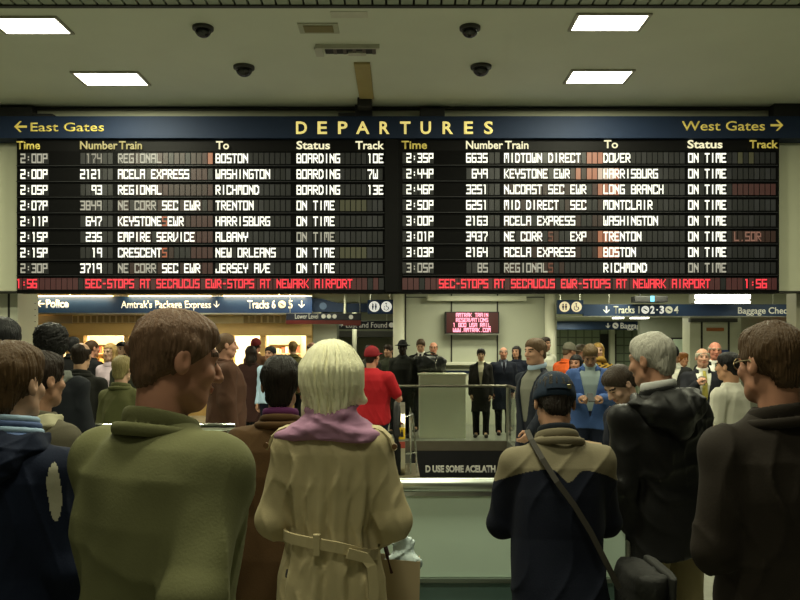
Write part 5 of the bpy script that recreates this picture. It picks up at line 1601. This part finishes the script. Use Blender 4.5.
guy('person in a dark green coat just right of the red cap', 388.5, 15.6, 344.5, rot=150, skinc=(.50, .28, .18), hair=('mop', DBR), jacket=dict(kind='coat', c=(.035, .04, .025)))
guy('person in black wearing a black hat by the bright column', 402.5, 14.95, 340.5, rot=176, skinc=(.03, .018, .014), hair=('crop', BLK), hat=('brim', BLK), hcm=1.80, jacket=dict(kind='coat', c=(.018, .019, .016), open=None), legs=BLK, arms=('down', 'down'))
guy('person in a black suit with white shirt looking down behind the podium', 421, 16.0, 337.5, rot=172, hcm=1.86, skinc=(.50, .28, .18), hair=('short', (.06, .035, .02)), head=(.35, 0, 0), jacket=dict(kind='jacket', c=BLK, open=1.02, openw=.09), shirt=(.75, .73, .65), tie=(.02, .02, .03), legs=BLK, arms=('bent', 'look'))
guy('ruddy person with glasses behind the black duffel bag', 433.5, 16.5, 342, rot=175, skinc=RED_SK, hair=('balding', (.12, .08, .05)), glasses=True, jacket=dict(kind='jacket', c=(.02, .02, .02)), legs=BLK)
guy('person in a black coat open over a cream top, right of the podium', 481, 15.0, 348, rot=172, hcm=1.66, skinc=(.50, .32, .20), hair=('mop', (.012, .010, .009)), female=True, jacket=dict(kind='coat', c=(.016, .015, .013), open=.92, openw=.060), shirt=(.68, .64, .46), legs=BLK, arms=('down', 'down'))
guy('bald person in a long navy coat and tie beside the open black coat', 503.5, 15.4, 347, rot=178, hcm=1.69, skinc=RED_SK, hair=('fringe', (.25, .22, .18)), jacket=dict(kind='coat', c=(.010, .013, .024), open=1.22, openw=.06), shirt=(.16, .18, .24), tie=(.01, .01, .02), legs=BLK, bulk=1.12)
guy('dark long-haired person in a navy coat right of the bald one', 516.5, 16.0, 346, rot=150, skinc=(.50, .27, .17), hair=('long', (.012, .010, .010)), female=True, jacket=dict(kind='coat', c=(.012, .015, .028)), bulk=1.15)
guy('dark-haired person in a white shirt by the right bright column', 545.5, 15.3, 335.5, hcm=1.88, rot=-150, skinc=MIDSK, hair=('short', DBR), jacket=dict(kind='shirt', c=(.72, .72, .62)), legs=NVY)
guy('person in a bright orange jacket and grey cap turned sideways', 568, 11.6, 342, rot=-62, skinc=MIDSK, hair=('crop', (.10, .07, .04)), hat=('cap', (.12, .115, .085)), head=(.25, 0, 0), bulk=1.18, jacket=dict(kind='jacket', c=(.62, .10, .02), fit=.022), legs=(.10, .09, .06), arms=('bent', 'bent'))
guy('grey-haired person in an olive jacket behind the orange jacket', 581.5, 13.4, 344, rot=-120, skinc=RED_SK, hair=('short', (.16, .13, .09)), jacket=dict(kind='jacket', c=(.07, .07, .045)), legs=BLK)
guy('smaller dark-haired person between the orange and the blue jackets', 576, 10.2, 355, rot=150, skinc=(.45, .22, .14), hair=('long', BLK), female=True, jacket=dict(kind='jacket', c=(.02, .015, .015)), legs=BLK)
phone_man = guy('person in a bright blue jacket over a grey top looking down at a phone', 590, 8.9, 352, rot=168, hcm=1.74, skinc=(.27, .15, .09), hair=('short', (.11, .07, .03)), head=(.55, 0, 0), lean=.08, bulk=1.1, jacket=dict(kind='jacket', c=(.045, .09, .24), open=.92, openw=.12), shirt=(.26, .32, .32), legs=NVY, arms=('look', 'look'))
hp = (handpos(phone_man, 1, (0, .09, .0)) + handpos(phone_man, -1, (0, .09, .0))) / 2
t = tag(obj('phone', B(-.035, .035, -.006, .006, -.065, .065, bev=.004), BLACK), 'small black phone held by the person in the blue jacket', 'phone'); t.location = hp; t.rotation_euler = (R_(-50), 0, 0)
def pattern(c): return ((np.sin(c[:, 0] * 60 + 3 * np.sin(c[:, 2] * 45)) * np.sin(c[:, 2] * 55)) > .1).astype(int)
guy('blonde person in a patterned gold and black top behind the blue jacket', 598, 12.4, 343, rot=170, skinc=PALESK, hair=('long', (.42, .26, .07)), female=True, bulk=1.1, jacket=dict(kind='jacket', c=(.40, .24, .04), paint=([(.02, .015, .01)], pattern)), scarf=(.36, .22, .05), legs=BLK)
guy('dark-haired person with a white collar looking down, left of the lit poster', 673, 10.2, 349, rot=150, hcm=1.72, skinc=MIDSK, hair=('short', BLK), head=(.5, 0, 0), jacket=dict(kind='jacket', c=(.014, .014, .014), open=1.05, openw=.11, collar_c=(.7, .7, .6)), shirt=(.72, .70, .58), legs=BLK)
guy('ginger-haired person in front of the pale green poster', 683, 13.2, 352.5, rot=200, skinc=(.60, .30, .17), hair=('mop', (.34, .13, .03)), female=True, jacket=dict(kind='coat', c=(.03, .03, .03)))
drinker = guy('white-haired balding person in a dark suit with yellow tie drinking from a cup', 702.5, 9.6, 348, rot=172, skinc=(.58, .31, .21), hair=('fringe', (.55, .50, .38)), bulk=1.12, jacket=dict(kind='jacket', c=(.014, .015, .020), open=1.0, openw=.10), shirt=(.70, .70, .60), tie=(.42, .36, .08), legs=BLK, arms=('bent', 'drink'), head=(-.05, 0, 0))
hp = handpos(drinker, 1, (0, .07, -.03))
bm = bmesh.new(); lathe(bm, [(.026, 0), (.036, .10), (.039, .102), (.036, .104)], (0, 0, 0), 18)
t = tag(obj('paper_cup', bm, mat('white paper cup', (.70, .66, .55), .6, var=.03), None, True), 'white paper cup raised to the mouth of the balding person in the yellow tie', 'cup'); t.location = hp - Vector((0, 0, .05)); t.rotation_euler = (R_(-18), 0, 0)
guy('ruddy person with glasses and white collar behind the person drinking', 715, 10.7, 341.5, rot=170, skinc=(.62, .25, .17), hair=('balding', (.40, .36, .28)), glasses=True, jacket=dict(kind='jacket', c=(.014, .016, .014), open=1.05, openw=.09), shirt=(.75, .74, .66), tie=(.03, .05, .03), legs=BLK, bulk=1.1)
guy('dark-haired person facing the viewer at the foot of the tan column', 793, 9.0, 357, rot=172, skinc=(.52, .28, .17), hair=('long', DBR), female=True, jacket=dict(kind='coat', c=(.02, .018, .016)))
